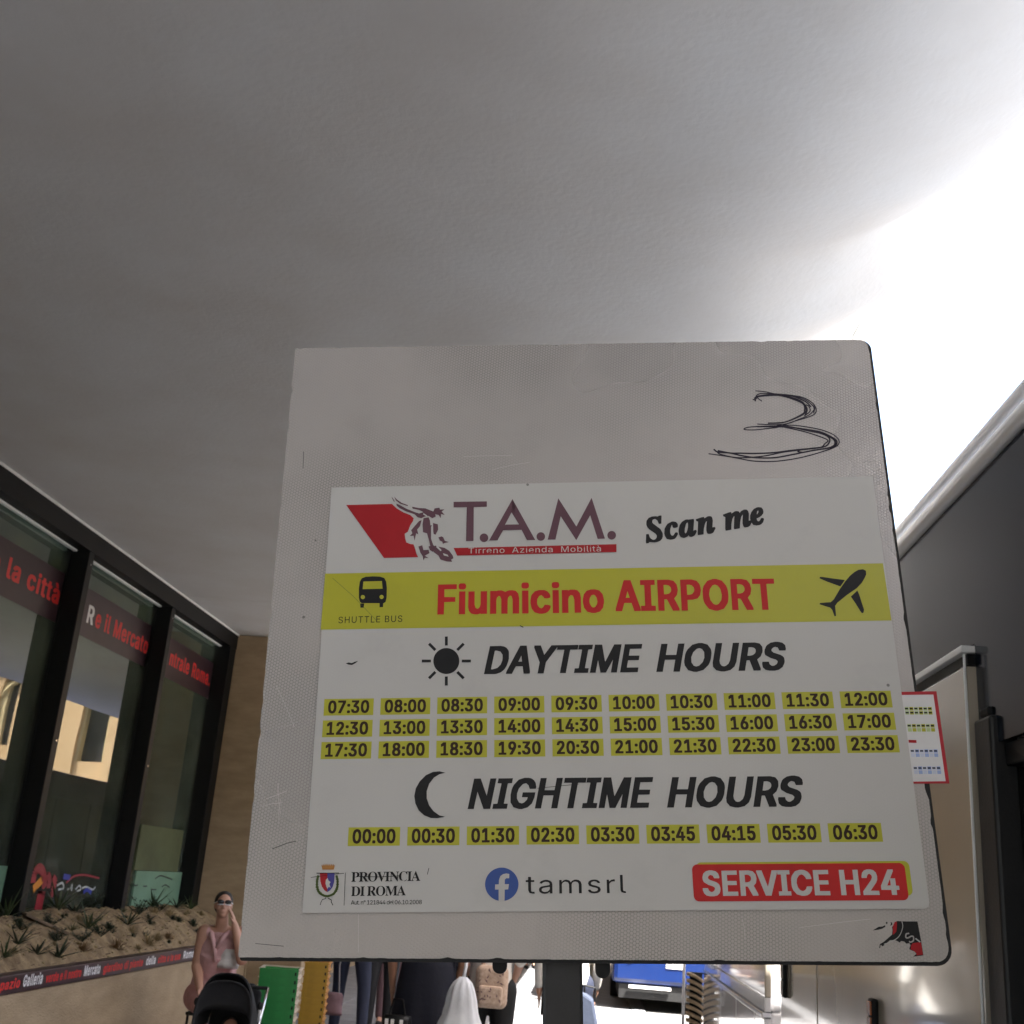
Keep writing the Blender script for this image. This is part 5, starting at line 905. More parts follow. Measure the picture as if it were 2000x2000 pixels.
# ================================================================== CITY BEHIND
def facade(name, label, O, U, N, W, H, floors, bays, wall, ground=None, arch=True, seed=1):
    """block with its front through O along U, front facing N; windows, pilasters and cornices as parts"""
    O, U, N = Vector(O), Vector(U), Vector(N); Zv = Vector((0, 0, 1)); t = thing(name, label, 'building', O + U * W / 2)
    def fb(): return MB(t.location)
    def bx(b, u0, u1, n0, n1, z0, z1):
        c = O + U * (u0 + u1) / 2 + N * (n0 + n1) / 2 + Zv * (z0 + z1) / 2
        b.obox(c, U, N, Zv, (u1 - u0) / 2, (n1 - n0) / 2, (z1 - z0) / 2)
    b = fb(); bx(b, 0, W, -12, -.35, 0, H); b.build('wall', wall, t)
    fh = H / floors; bw_ = W / bays
    for f in range(floors):
        z0 = f * fh
        b = fb(); bx(b, -.2, W + .2, -.35, .28, z0 + fh - .5, z0 + fh - .12); b.build('cornice', mt['ochre_stone'], t)
        b = fb(); bx(b, 0, W, -.36, -.02, z0, z0 + fh * .2); bx(b, 0, W, -.36, -.02, z0 + fh * .82, z0 + fh - .5); b.build('spandrel', mt['ochre_stone'] if f == 0 else wall, t)
        for i in range(bays + 1):
            b = fb(); uc = i * bw_; bx(b, max(0, uc - bw_ * .24), min(W, uc + bw_ * .24), -.35, .1, z0 + .0, z0 + fh - .5); b.build('pilaster', wall if f else mt['ochre_stone'], t)
        for i in range(bays):
            uc = (i + .5) * bw_
            b = fb(); bx(b, uc - bw_ * .22, uc + bw_ * .22, -.34, -.28, z0 + fh * .2, z0 + fh * .82); w_ = b.build('window', mt['window_dark'], t)
            b = fb(); bx(b, uc - bw_ * .26, uc - bw_ * .2, -.3, -.05, z0 + fh * .18, z0 + fh * .8); bx(b, uc + bw_ * .2, uc + bw_ * .26, -.3, -.05, z0 + fh * .18, z0 + fh * .8)
            if arch:
                pts = [(uc + bw_ * .25 * math.cos(a), z0 + fh * .66 + fh * .18 * math.sin(a)) for a in [PI * k / 10 for k in range(11)]]
                b.tube([O + U * p[0] + N * -.05 + Zv * p[1] for p in pts], .12, 6)
            b.build('frame', mt['ochre_stone'], w_)
    b = fb(); bx(b, -.5, W + .5, -12, .6, H, H + .5); b.build('roof_cornice', mt['ochre_stone'], t)
    return t
facade("palace", "unseen pale brown block added behind the viewer to dim the sign", (40, -40, 0), (-1, 0, 0), (0, 1, 0), 70, 16, 3, 10, mt["ochre_stone"])  # added out of view to cut the light falling on the sign
facade('palace', 'long low ochre palace at the farthest end of the square', (7.5, 58, 0), (1, 0, 0), (0, -1, 0), 62, 16.5, 3, 12, mt['ochre'])
facade('palace', 'ochre palace wing with arched windows closing the walkway beyond the blue bus', (-14, 31, 0), (1, 0, 0), (0, -1, 0), 20.6, 20, 6, 13, mt['ochre'])
facade('palace', 'ochre palace with arched windows along the right of the square behind the coaches', (34, -20, 0), (0, 1, 0), (-1, 0, 0), 70, 17, 3, 12, mt['ochre'])
for (x, y, rz, lab) in ((12.5, 39, .5, 'second blue city bus parked further off beyond the white coach'), (19, 44, -.4, 'farthest blue city bus parked in front of the ochre palace')):
    o = copy_tree(bus); o.location = (x, y, 0); o.rotation_euler = (0, 0, rz); o['label'] = lab
# ================================================================== PLANTER WITH SAND
XP = -4.0; zt_ = .78; zbnd = .655
pl_t = thing('planter', 'low tan stone planter of sand under the windows with dark lettered ledge', 'planter', (-4.4, 6, 0))
def pb(): return MB(pl_t.location)
b = pb(); b.box(XP - .12, XP - .02, -2, Yend - .01, 0, zbnd - .002); b.build('front_wall', mt['travertine'], pl_t, bevel=.004)
b = pb(); b.box(XP - .12, XP, -2, Yend - .012, zbnd, zt_); band = b.build('lettered_ledge', mt['purple'], pl_t, bevel=.005)
def sandz(x, y):
    t = (XP - .12 - x) / .62
    h = .75 + .36 * (1 - (1 - min(1, max(0, t))) ** 1.5)
    h += .05 * noise.noise(Vector((x * 3.1, y * 1.3, 2))) + .032 * noise.noise(Vector((x * 9, y * 6, 5))) + .018 * noise.noise(Vector((x * 30, y * 26, 1)))
    return h if t > .02 else min(h, .765)
V = []; F = []; nx, ny = 26, 330
for j in range(ny + 1):
    for i in range(nx + 1):
        x = XP - .118 - .74 * i / nx; y = 4.2 + (Yend - .02 - 4.2) * j / ny
        V.append((x, y, sandz(x, y)))
for j in range(ny):
    for i in range(nx): F.append((j * (nx + 1) + i, j * (nx + 1) + i + 1, (j + 1) * (nx + 1) + i + 1, (j + 1) * (nx + 1) + i))
b = MB(); b.add(V, F); o = b.build('sand', mt['sand'], smooth=True, fix=False); tag(o, 'heaped tan sand filling the long planter', 'sand', kind='stuff')
b = pb(); b.box(XP - .86, XP - .12, -2, 4.2, .5, .78); b.build('sand_fill', mt['sand'], pl_t)
def ledge_text(txt, px0, px1, m, h=.062):
    A = at_x(px0, 1900, XP); B = at_x(px1, 1880, XP)
    b = pb(); z = zbnd + .036
    text_on(b, 'bold', txt, (XP + .0012, A.y, z), (XP + .0012, B.y, z), (0, 0, 1), h, (0, 0, 0)); b.build('lettering', mt[m], pl_t, fix=False)
ledge_text('lo spazio', -22, 47, 'red_print'); ledge_text('caffè' if False else 'Galleria', 49, 89, 'white_print', .075); ledge_text('verde e il nostro', 92, 162, 'red_print')
ledge_text('@della', 164, 198, 'white_print', .075) if False else ledge_text('Mercato', 164, 198, 'white_print', .075)
ledge_text('giardino di piante', 201, 279, 'red_print'); ledge_text('della', 282, 303, 'white_print', .07); ledge_text('citta e la sua', 305, 350, 'red_print'); ledge_text('Roma', 353, 376, 'white_print', .07)

# plants on the sand
def blade(b, O, d, L, w, droop, m=0, n=5):
    d = Vector(d).normalized(); sd_ = d.cross(Vector((0, 0, 1))).normalized()
    pts = []; p = Vector(O); q = d.copy()
    for i in range(n + 1):
        t = i / n; ww = w * (1 - t ** 1.6) * (.6 + .8 * min(1, t * 3) * .5)
        pts.append((p.copy(), ww)); p += q * L / n; q = (q + Vector((0, 0, -droop / n))).normalized()
    vs = []; fs = []
    for (p, ww) in pts: vs += [p - sd_ * ww, p + Vector((0, 0, -ww * .5)), p + sd_ * ww, p + Vector((0, 0, ww * .15))]
    for i in range(n):
        for e in range(4): fs.append((i * 4 + e, i * 4 + (e + 1) % 4, i * 4 + 4 + (e + 1) % 4, i * 4 + 4 + e))
    b.add(vs, fs, m)
def agave(rr, n, L, w, up=.5, droop=.5):
    b = MB()
    for i in range(n):
        a = 2 * PI * i / n * 2.4 + rr.uniform(-.3, .3); e = rr.uniform(.15, 1.2) * up + .1
        blade(b, (0, 0, .0), (math.cos(a), math.sin(a), e), L * rr.uniform(.6, 1.1), w, droop * rr.uniform(.3, 1.2))
    return b
def clump(rr, r):
    b = MB()
    for i in range(150):
        a = rr.uniform(0, 2 * PI); e = rr.uniform(.05, 1.4); d = Vector((math.cos(a) * math.cos(e), math.sin(a) * math.cos(e), math.sin(e)))
        blade(b, d * r * rr.uniform(.1, .55), d + Vector((rr.uniform(-.3, .3), rr.uniform(-.3, .3), rr.uniform(-.1, .3))), r * rr.uniform(.35, .7), r * .05, .4, 0, 2)
    return b
def bushy(rr, h):
    b = MB()
    for i in range(16):
        a = rr.uniform(0, 2 * PI); e = rr.uniform(.5, 2.2); d = Vector((math.cos(a), math.sin(a), e)).normalized(); L = h * rr.uniform(.5, 1)
        b.tube([(0, 0, 0), d * L * .5, d * L + Vector((0, 0, .01))], [.004, .003, .001], 4)
        for k in range(7):
            t = rr.uniform(.25, 1); a2 = rr.uniform(0, 2 * PI)
            blade(b, d * L * t, (math.cos(a2), math.sin(a2), .5), h * .22, h * .045, .3, 0, 2)
    return b
protos = {}
rr = random.Random(3)
for k, (mk, m) in {'agave': (lambda: agave(rr, 17, .24, .016, 1.0, .35), 'leaf_dark'), 'aloe': (lambda: agave(rr, 15, .30, .014, 1.5, .3), 'leaf_green'), 'tuft': (lambda: agave(rr, 26, .17, .007, 1.2, .7), 'leaf_pale'),
                    'bush': (lambda: bushy(rr, .24), 'leaf_dark'), 'clump': (lambda: clump(rr, .12), 'dry'), 'clump2': (lambda: clump(rr, .13), 'dry2'), 'dark': (lambda: clump(rr, .11), 'leaf_dark')}.items():
    protos[k] = [mk(), mk(), m]
pcache = {}
# kind, photo position of its foot, size, label
plants = [
 ('agave', 35, 1842, 1.0, 'dark spiky plant low on the sand near the left edge of the view'),
 ('aloe', 12, 1790, 1.25, 'tall pale green aloe at the far left in front of the first dark mullion'),
 ('bush', 40, 1815, .8, 'dark straggly shrub right of the leftmost aloe'),
 ('agave', 72, 1862, 1.0, 'squat dark rosette in the sand close above the ledge, leftmost of two'),
 ('agave', 114, 1868, 1.05, 'squat dark rosette in the sand close above the ledge, right of its twin'),
 ('bush', 108, 1838, .8, 'thin dark shrub behind the two squat rosettes'),
 ('aloe', 113, 1776, 1.35, 'tall upright aloe growing against the graffiti painted pane'),
 ('agave', 150, 1768, 1.1, 'dark spiky plant under the middle of the graffiti painted pane'),
 ('bush', 180, 1772, 1.0, 'dark twiggy shrub leaning right below the second mullion'),
 ('aloe', 172, 1812, 1.15, 'tall dark aloe standing alone in the middle of the sand'),
 ('bush', 160, 1838, .8, 'low dark shrub at the foot of the lone aloe'),
 ('tuft', 140, 1815, .9, 'arching grassy tuft on the sand slope below the graffiti'),
 ('clump', 163, 1858, 1.0, 'rusty brown dried plant near the ledge'),
 ('clump', 228, 1853, 1.05, 'round brown dried cushion near the middle of the ledge'),
 ('bush', 196, 1828, .9, 'dark leafy shrub right of the lone aloe'),
 ('dark', 212, 1815, 1.0, 'small dark cushion in mid slope'),
 ('agave', 250, 1805, 1.1, 'dark many bladed plant spreading over the slope before the third pane'),
 ('bush', 270, 1785, 1.0, 'dark leafy shrub under the green board in the third pane'),
 ('clump2', 288, 1845, 1.15, 'large pale dried cushion above the ledge text'),
 ('clump2', 308, 1836, .9, 'smaller pale dried cushion right of the large pale one'),
 ('dark', 293, 1806, .9, 'dark cushion halfway up the right of the slope'),
 ('clump2', 331, 1790, 1.0, 'pale olive cushion beside the last mullion'),
 ('clump', 328, 1834, .9, 'brown dried cushion at the right end above the ledge'),
 ('dark', 375, 1806, 1.0, 'dark cushion left of the seated woman'),
 ('dark', 385, 1822, .8, 'small dark cushion right beside the seated woman shoulder'),
 ('aloe', 300, 1770, 1.2, 'tall thin leaved aloe standing in front of the green board'),
 ('agave', 345, 1772, 1.0, 'dark spiky plant against the last mullion'),
 ('aloe', 372, 1775, .9, 'small aloe in the corner by the end pier'),
 ('bush', 312, 1778, .9, 'dark twiggy shrub at the right foot of the green board'),
 ('tuft', 240, 1780, .8, 'small grassy tuft under the second mullion'),
 ('aloe', 8, 1868, .8, 'upright green blades at the very left edge above the ledge'),
 ('clump2', 258, 1822, .8, 'pale tuft in the middle of the slope'),
 ('dark', 350, 1800, .8, 'dark leafy cushion below the pier corner'),
 ('bush', 408, 1772, .8, 'dark leafy sprig behind the head of the seated woman'),
]
kinds = {'agave': 'spiky_plant', 'aloe': 'aloe_plant', 'tuft': 'grass_tuft', 'bush': 'shrub', 'clump': 'dried_plant', 'clump2': 'dried_plant', 'dark': 'cushion_plant'}
def on_sand(px, py):
    d = ray(px, py)
    for i in range(400):
        x = XP - .12 - .74 * i / 400; p = CAM + d * (x / d.x)
        if p.z <= sandz(x, p.y): return p
    return CAM + d * ((XP - .72) / d.x)
for i, (k, px, py, s_, lab) in enumerate(plants):
    vi = i % 2
    if (k, vi) not in pcache:
        o = protos[k][vi].build(kinds[k], mt[protos[k][2]], fix=False); pcache[k, vi] = o.data
    else: o = link(kinds[k], pcache[k, vi])
    p = on_sand(px, py); o.location = (p.x, p.y, sandz(p.x, min(p.y, Yend)) - .012); s_ *= .82; o.scale = (s_, s_, s_); o.rotation_euler = (R.uniform(-.15, .15), R.uniform(-.15, .15), R.uniform(0, 6))
    tag(o, lab, {'shrub': 'shrub', 'grass_tuft': 'grass'}.get(kinds[k], 'plant'), 'plants growing in the sand planter')
# many small tufts between them, alike
rt = random.Random(21); small = None
for i in range(44):
    y = 5.6 + 8.2 * (i + rt.random()) / 44; x = XP - .16 - rt.random() * .55; kk = rt.choice(['dark', 'bush', 'tuft', 'clump2'])
    o = link('sand_tuft', pcache[kk, 0] if (kk, 0) in pcache else pcache['dark', 0])
    s_ = rt.uniform(.28, .6); o.location = (x, y, sandz(x, y) - .008); o.scale = (s_, s_, s_); o.rotation_euler = (0, 0, rt.uniform(0, 6))
    tag(o, 'very small tuft, one of many scattered over the planter sand', 'plant', 'small tufts scattered over the planter sand')
# twigs and pebbles as litter
b = MB(); rr = random.Random(5)
for i in range(900):
    x = XP - .14 - rr.random() * .6; y = rr.uniform(5, 13.5); z = sandz(x, y) + .003; a = rr.uniform(0, PI); L = rr.uniform(.015, .085)
    b.tube([(x, y, z), (x + math.cos(a) * L * .5, y + math.sin(a) * L, z + .01)], .0025, 4)
tag(b.build('twig_litter', mt['twig'], fix=False), 'dry twigs scattered over the planter sand', 'twigs', kind='stuff')
b = MB()
for i in range(420):
    x = XP - .13 - rr.random() * .62; y = rr.uniform(5, 13.8); z = sandz(x, y); r_ = rr.uniform(.004, .017)
    b.ell((x, y, z), r_ * 1.3, r_, r_ * .8, 6, 4)
tag(b.build('pebbles', mt['dry2'], fix=False), 'small pale stones scattered over the planter sand', 'pebbles', kind='stuff')
# wooden plank lying in the sand
p0, p1 = on_sand(45, 1790), on_sand(128, 1828)
b = MB((p0 + p1) / 2); d = (p1 - p0).normalized(); sx = d.cross(Vector((0, 0, 1))).normalized(); b.obox((p0 + p1) / 2 + Vector((0, 0, .02)), d, sx, sx.cross(d), (p1 - p0).length / 2, .07, .012)
o = b.build('plank', mt['twig'], bevel=.003); o.location = (p0 + p1) / 2; tag(o, 'grey brown wooden plank lying on the sand at the left', 'plank')

# ------------------------------------------------------------------ red words and paint on the panes
def ybase(px, py): p = PG(px, py, .0095); return p.y, p.z
def wt(txt, a, c, h, m='red_print'):
    (y0, z0), (y1, z1) = ybase(*a), ybase(*c)
    wtext2(txt, y0, y1, (z0 + z1) / 2, h, m)
wt('ie la città', (-32, 1103), (113, 1180), .165)
wt('R', (168, 1216), (181, 1219), .165, 'white_print'); wt('e il Mercato', (184, 1226), (287, 1274), .165)
wt('ntrale Roma.', (330, 1298), (409, 1339), .165)
def glyphline(pts, w, m, par, d=.010):
    P = [PG(*p, d) for p in spl(pts, 5)]
    b = smb()
    for a, c in zip(P[:-1], P[1:]):
        e = (c - a); e.x = 0
        if e.length < 1e-5: continue
        e.normalize(); n_ = Vector((0, -e.z, e.y)) * w / 2
        b.add([a + n_, a - n_, c - n_, c + n_], [(0, 1, 2, 3)])
    return b.build('painted_stroke', mt[m], par, fix=False)
mt['pt_orange'] = mat('paint_orange', (.70, .25, .02), .5, .1, 9); mt['pt_white'] = mat('paint_white', (.5, .55, .55), .5, .1, 9)
mt['pt_blue'] = mat('paint_blue', (.02, .04, .35), .5, .1, 9); mt['pt_pink'] = mat('paint_pink', (.30, .015, .03), .5, .1, 9)
def zz(x, y): return (x / 3.864, 1300 + y / 3.864)
for pts, w, m in (([(250, 1640), (265, 1560), (300, 1530), (330, 1580), (335, 1680)], .09, 'pt_pink'), ([(350, 1620), (360, 1580), (375, 1620), (365, 1680)], .07, 'pt_pink'), ([(400, 1600), (420, 1640), (395, 1700), (405, 1730)], .07, 'pt_pink'),
                  ([(285, 1620), (290, 1680)], .17, 'pt_orange'), ([(240, 1740), (290, 1700), (345, 1720)], .05, 'black'), ([(275, 1770), (330, 1775)], .16, 'pt_pink'),
                  ([(500, 1640), (560, 1590), (640, 1580), (750, 1605)], .02, 'pt_pink'), ([(510, 1690), (530, 1680), (545, 1650), (540, 1700)], .018, 'pt_white'), ([(570, 1690), (600, 1660), (610, 1690), (580, 1700)], .016, 'pt_white'),
                  ([(430, 1660), (470, 1640), (480, 1680), (440, 1690)], .02, 'pt_white'), ([(620, 1680), (650, 1670), (700, 1690), (720, 1670)], .018, 'pt_white'), ([(630, 1710), (660, 1690), (690, 1715)], .04, 'pt_blue'), ([(480, 1590), (530, 1600)], .05, 'pt_blue')):
    glyphline([zz(*p) for p in pts], w, m, st)
# boards on and behind the panes, and painted interior light
mt['lit_patch'] = mat('yellow_lit_patch', (.38, .36, .06), .6, .2, 6, emit=(.5, .45, .08, .22)); mt['board_green'] = mat('green_board', (.15, .27, .185), .7, .12, 3); mt['olive_lit_room_notice'] = mat('olive_lit_room_and_notice', (.085, .10, .045), .8, .25, 2)
def board(px0, px1, y0, y1, m, d=-.09, name='board'):
    a = at_x(px0, y1, Xg + d); c = at_x(px1, y1, Xg + d); zt2 = at_x(px0, y0, Xg + d).z
    b = smb(); b.box(Xg + d - .02, Xg + d, a.y, c.y, min(a.z, c.z), zt2); return b.build(name, mt[m], st)
board(254, 353, 1700, 1780, 'board_green', .028, 'outer_pane_panel'); board(-25, 9, 1690, 1800, 'board_green', .028, 'outer_pane_panel'); board(262, 347, 1608, 1699, 'olive_lit_room_notice', .028, 'outer_pane_panel')  # set outside the glass to look lit; olive one paints the lit interior
for q_ in ((14, 57, 1030, 1075), (86, 120, 1078, 1112), (184, 276, 1130, 1190)): board(q_[0], q_[1], q_[2], q_[3], 'lit_patch', -.08, 'painted_ceiling_glow')  # glowing sheets behind the glass paint the yellow lit patches of the ceiling
for pts in ([(1170, 1610), (1210, 1585), (1260, 1600), (1300, 1615)], [(1000, 1640), (1020, 1660), (1040, 1655)], [(1080, 1665), (1110, 1665)], [(1140, 1690), (1180, 1690)], [(1220, 1670), (1250, 1655), (1280, 1675)]):
    glyphline([zz(*p) for p in pts], .014, 'dark_grey', st, .031)
b = smb()
A = at_x(75, 1680, -6.2); B = at_x(112, 1682, -6.2); b.box(-6.25, -6.17, A.y, B.y, A.z - .02, A.z + .03); A = at_x(124, 1681, -6.2); B = at_x(140, 1682, -6.2); b.box(-6.25, -6.17, A.y, B.y, A.z - .02, A.z + .03); b.build('strip_lamp', mt['strip_lamp'], st)
for (px0, px1, y0, y1) in ((205, 217, 1418, 1440), (168, 212, 1624, 1648)):
    board(px0, px1, y0, y1, 'olive_lit_room_notice', -.12, 'notice')
# ================================================================== BASKET STACKS
mt['basket_green'] = mat('green_plastic', (.02, .19, .045), .35, .15, 8); mt['basket_amber'] = mat('amber_plastic', (.32, .185, .02), .4, .15, 8); mt['basket_bone'] = mat('bone_plastic', (.50, .42, .33), .45, .1, 8)
mt['basket_orange'] = mat('orange_plastic', (.42, .19, .03), .45, .1, 8)
def crate(label, m, side, W=.36, D=.30, H=.075):
    t = thing('plastic_crate', label, 'crate', group='stacked plastic crates')
    b = MB(); b.box(-W / 2, W / 2, -D / 2, -D / 2 + .008, 0, H + .001); fw = b.build('front_wall', mt[m], t)
    b = MB(); b.box(W / 2 - .030, W / 2 - .016, -D / 2 - .0015, -D / 2 - .0005, H * .3, H * .7); b.build('slot', mt['rubber'], fw)
    b = MB(); b.box(-W / 2, W / 2, D / 2 - .008, D / 2, 0, H - .012); b.box(-W / 2 + .009, W / 2 - .009, -D / 2 + .009, D / 2 - .009, .002, .01); b.build('back_and_base', mt[m], t)
    for s_ in (-1, 1):
        b = MB(); x0, x1 = (W / 2 - .008, W / 2) if s_ > 0 else (-W / 2, -W / 2 + .008)
        yy = [-D / 2 + .009, -D / 2 + .05, -.045, .005, .045, D / 2 - .05, D / 2 - .009]
        b.box(x0, x1, yy[0], yy[-1], 0, .016); b.box(x0, x1, yy[0], yy[-1], H - .028, H - .012)
        for a, c in ((yy[0], -D / 2 + .03), (-D / 2 + .075, -D / 2 + .1), (-.015, .015), (D / 2 - .1, D / 2 - .075), (D / 2 - .03, yy[-1])): b.box(x0, x1, a, c, .017, H - .029)
        b.build('side_wall', mt[side], t)
    b = MB()
    b.box(-W / 2 - .012, W / 2 + .012, D / 2 - .010, D / 2 + .010, H - .011, H - .001)
    b.box(-W / 2 - .012, -W / 2 + .010, -D / 2 + .011, D / 2 - .011, H - .011, H - .001); b.box(W / 2 - .010, W / 2 + .012, -D / 2 + .011, D / 2 - .011, H - .011, H - .001)
    b.build('rim', mt[side], t, bevel=.003)
    return t
def stack(px, py_top, Y, m, side, nlev, W, D, pos, rz):
    top = at_y(px, py_top, Y); proto = None; step = top.z / nlev
    words = ['bottom', 'second lowest', 'third lowest', 'fourth lowest', 'fifth lowest', 'sixth lowest', 'seventh lowest', 'eighth lowest', 'fifth from the top', 'fourth from the top', 'third from the top', 'second from the top', 'topmost']
    for k in range(nlev):
        lab = '%s crate of the %s stack' % (words[k] if k < nlev - 5 else words[13 - (nlev - k)], pos)
        if proto is None: proto = crate(lab, m, side, W, D, step); o = proto
        else: o = copy_tree(proto); o['label'] = lab
        o.location = (top.x, Y + D / 2, k * step + .004); o.rotation_euler = (0, 0, rz + R.uniform(-.015, .015))
stack(540, 1893, 10.2, 'basket_green', 'basket_bone', 12, .33, .34, 'green crate', .16)
stack(615, 1881, 11.2, 'basket_amber', 'basket_orange', 13, .22, .30, 'amber crate', .14)

# ================================================================== PEOPLE
mt['skin'] = mat('skin', (.46, .25, .17), .55, .06, 12); mt['skin_dark'] = mat('skin_dark', (.10, .05, .03), .5, .06, 12); mt['skin_tan'] = mat('skin_tan', (.36, .18, .11), .55, .06, 12)
def cloth(n, c, sc=14, b_=.25): return mat('cloth_' + n, c, .85, .12, sc, b_, 25)
CL = dict(pink=cloth('pink', (.52, .31, .30)), pink2=cloth('pink_trousers', (.50, .27, .26)), navy=cloth('navy', (.004, .005, .014)), black=cloth('black', (.006, .006, .007)), denim=cloth('denim', (.012, .016, .036)), charcoal=cloth('charcoal', (.014, .014, .016)),
          white=cloth('white', (.62, .60, .57)), grey=cloth('grey', (.16, .15, .15)), beige=mat('cloth_print_beige', (.36, .25, .18), .8, .2, 40, .2, 30, c2=(.58, .44, .35)), blue=cloth('blue_grey', (.035, .045, .075), 60, .3), mauve=cloth('mauve', (.14, .08, .09)), hairb=mat('hair_dark', (.012, .009, .007), .6, .3, 40, .5, 200),
          pat=mat('cloth_patterned', (.04, .04, .045), .8, .2, 45, .1, 30, c2=(.62, .60, .56)))
def vox(o, size, smooth=4):
    m = o.modifiers.new('remesh', 'REMESH'); m.mode = 'VOXEL'; m.voxel_size = size; m.use_smooth_shade = True
    s = o.modifiers.new('smooth', 'SMOOTH'); s.factor = .5; s.iterations = smooth
    return o
def cap_(b, p0, r0, p1, r1, n=14):
    b.tube([p0, p1], [r0, r1], n); b.ell(p0, r0, r0, r0, n, 8); b.ell(p1, r1, r1, r1, n, 8)
def J(**k):
    d = dict(pelvis=(0, 0, .95), waist=(0, 0, 1.12), chest=(0, 0, 1.29), neck=(0, .01, 1.46), head=(0, -.01, 1.62),
             shL=(-.175, .01, 1.41), shR=(.175, .01, 1.41), elL=(-.225, .02, 1.13), elR=(.225, .02, 1.13), wrL=(-.245, -.05, .89), wrR=(.245, -.05, .89),
             hiL=(-.095, 0, .92), hiR=(.095, 0, .92), knL=(-.105, -.02, .50), knR=(.105, -.02, .50), anL=(-.105, .03, .085), anR=(.105, .03, .085))
    d.update(k); return {a: Vector(v) for a, v in d.items()}
def hand(b, w, e, s_, curl=.5, sc=1.0):
    """palm, four unequal bent fingers and a thumb from wrist w, forearm coming from e"""
    d = (w - e).normalized(); side = d.cross(Vector((0, -1, 0))).normalized() * s_; inn = d.cross(side).normalized()
    if inn.dot(Vector((-s_, 0, 0))) < 0: inn = -inn
    side = Vector((0, -1, 0)); side = (side - d * side.dot(d)).normalized()
    c = w + d * .045 * sc
    cap_(b, w + d * .01, .024 * sc, w + d * .03, .026 * sc, 10)
    for k in (-1.2, -.4, .4, 1.2): cap_(b, w + d * .015 + side * k * .012, .014 * sc, w + d * .085 * sc + side * k * .018 * sc, .0125 * sc, 8)
    for k, L in ((1.3, .062), (.45, .072), (-.45, .068), (-1.3, .052)):
        p0 = w + d * .085 * sc + side * k * .0185 * sc; q0 = p0 + (d + inn * curl * .6) * L * .5 * sc; q1 = q0 + (d * .7 + inn * curl * 1.5).normalized() * L * .5 * sc
        cap_(b, p0, .0095 * sc, q0, .0088 * sc, 8); cap_(b, q0, .0088 * sc, q1, .0075 * sc, 8)
    t0 = w + d * .03 * sc + side * .024 * sc; t1 = t0 + (d * .6 + side * .8 + inn * .4).normalized() * .035 * sc; t2 = t1 + (d * .9 + side * .25 + inn * .5).normalized() * .03 * sc
    cap_(b, t0, .0125 * sc, t1, .0105 * sc, 8); cap_(b, t1, .0105 * sc, t2, .0085 * sc, 8)
def head_(b, h, rot=None):
    rot = rot or Matrix.Identity(3)
    def q(x, y, z): return h + rot @ Vector((x, y, z))
    b.ell(q(0, .012, .025), .073, .092, .088, 18, 12, rot=rot); b.ell(q(0, -.018, -.035), .058, .066, .078, 16, 10, rot=rot); b.ell(q(0, -.055, -.085), .027, .025, .022, 10, 8, rot=rot)
    b.tube([q(0, -.078, .02), q(0, -.098, -.018)], [.009, .0155], 8); b.ell(q(0, -.094, -.024), .0165, .014, .010, 8, 6, rot=rot)
    b.ell(q(0, -.078, -.052), .024, .012, .006, 10, 6, rot=rot); b.ell(q(0, -.076, -.062), .021, .012, .006, 10, 6, rot=rot)
    for s_ in (-1, 1):
        b.ell(q(s_ * .073, .01, -.01), .010, .02, .030, 8, 6, rot=rot); b.ell(q(s_ * .03, -.072, .032), .024, .012, .007, 8, 6, rot=rot)
        b.ell(q(s_ * .04, -.05, -.03), .024, .026, .026, 8, 6, rot=rot)
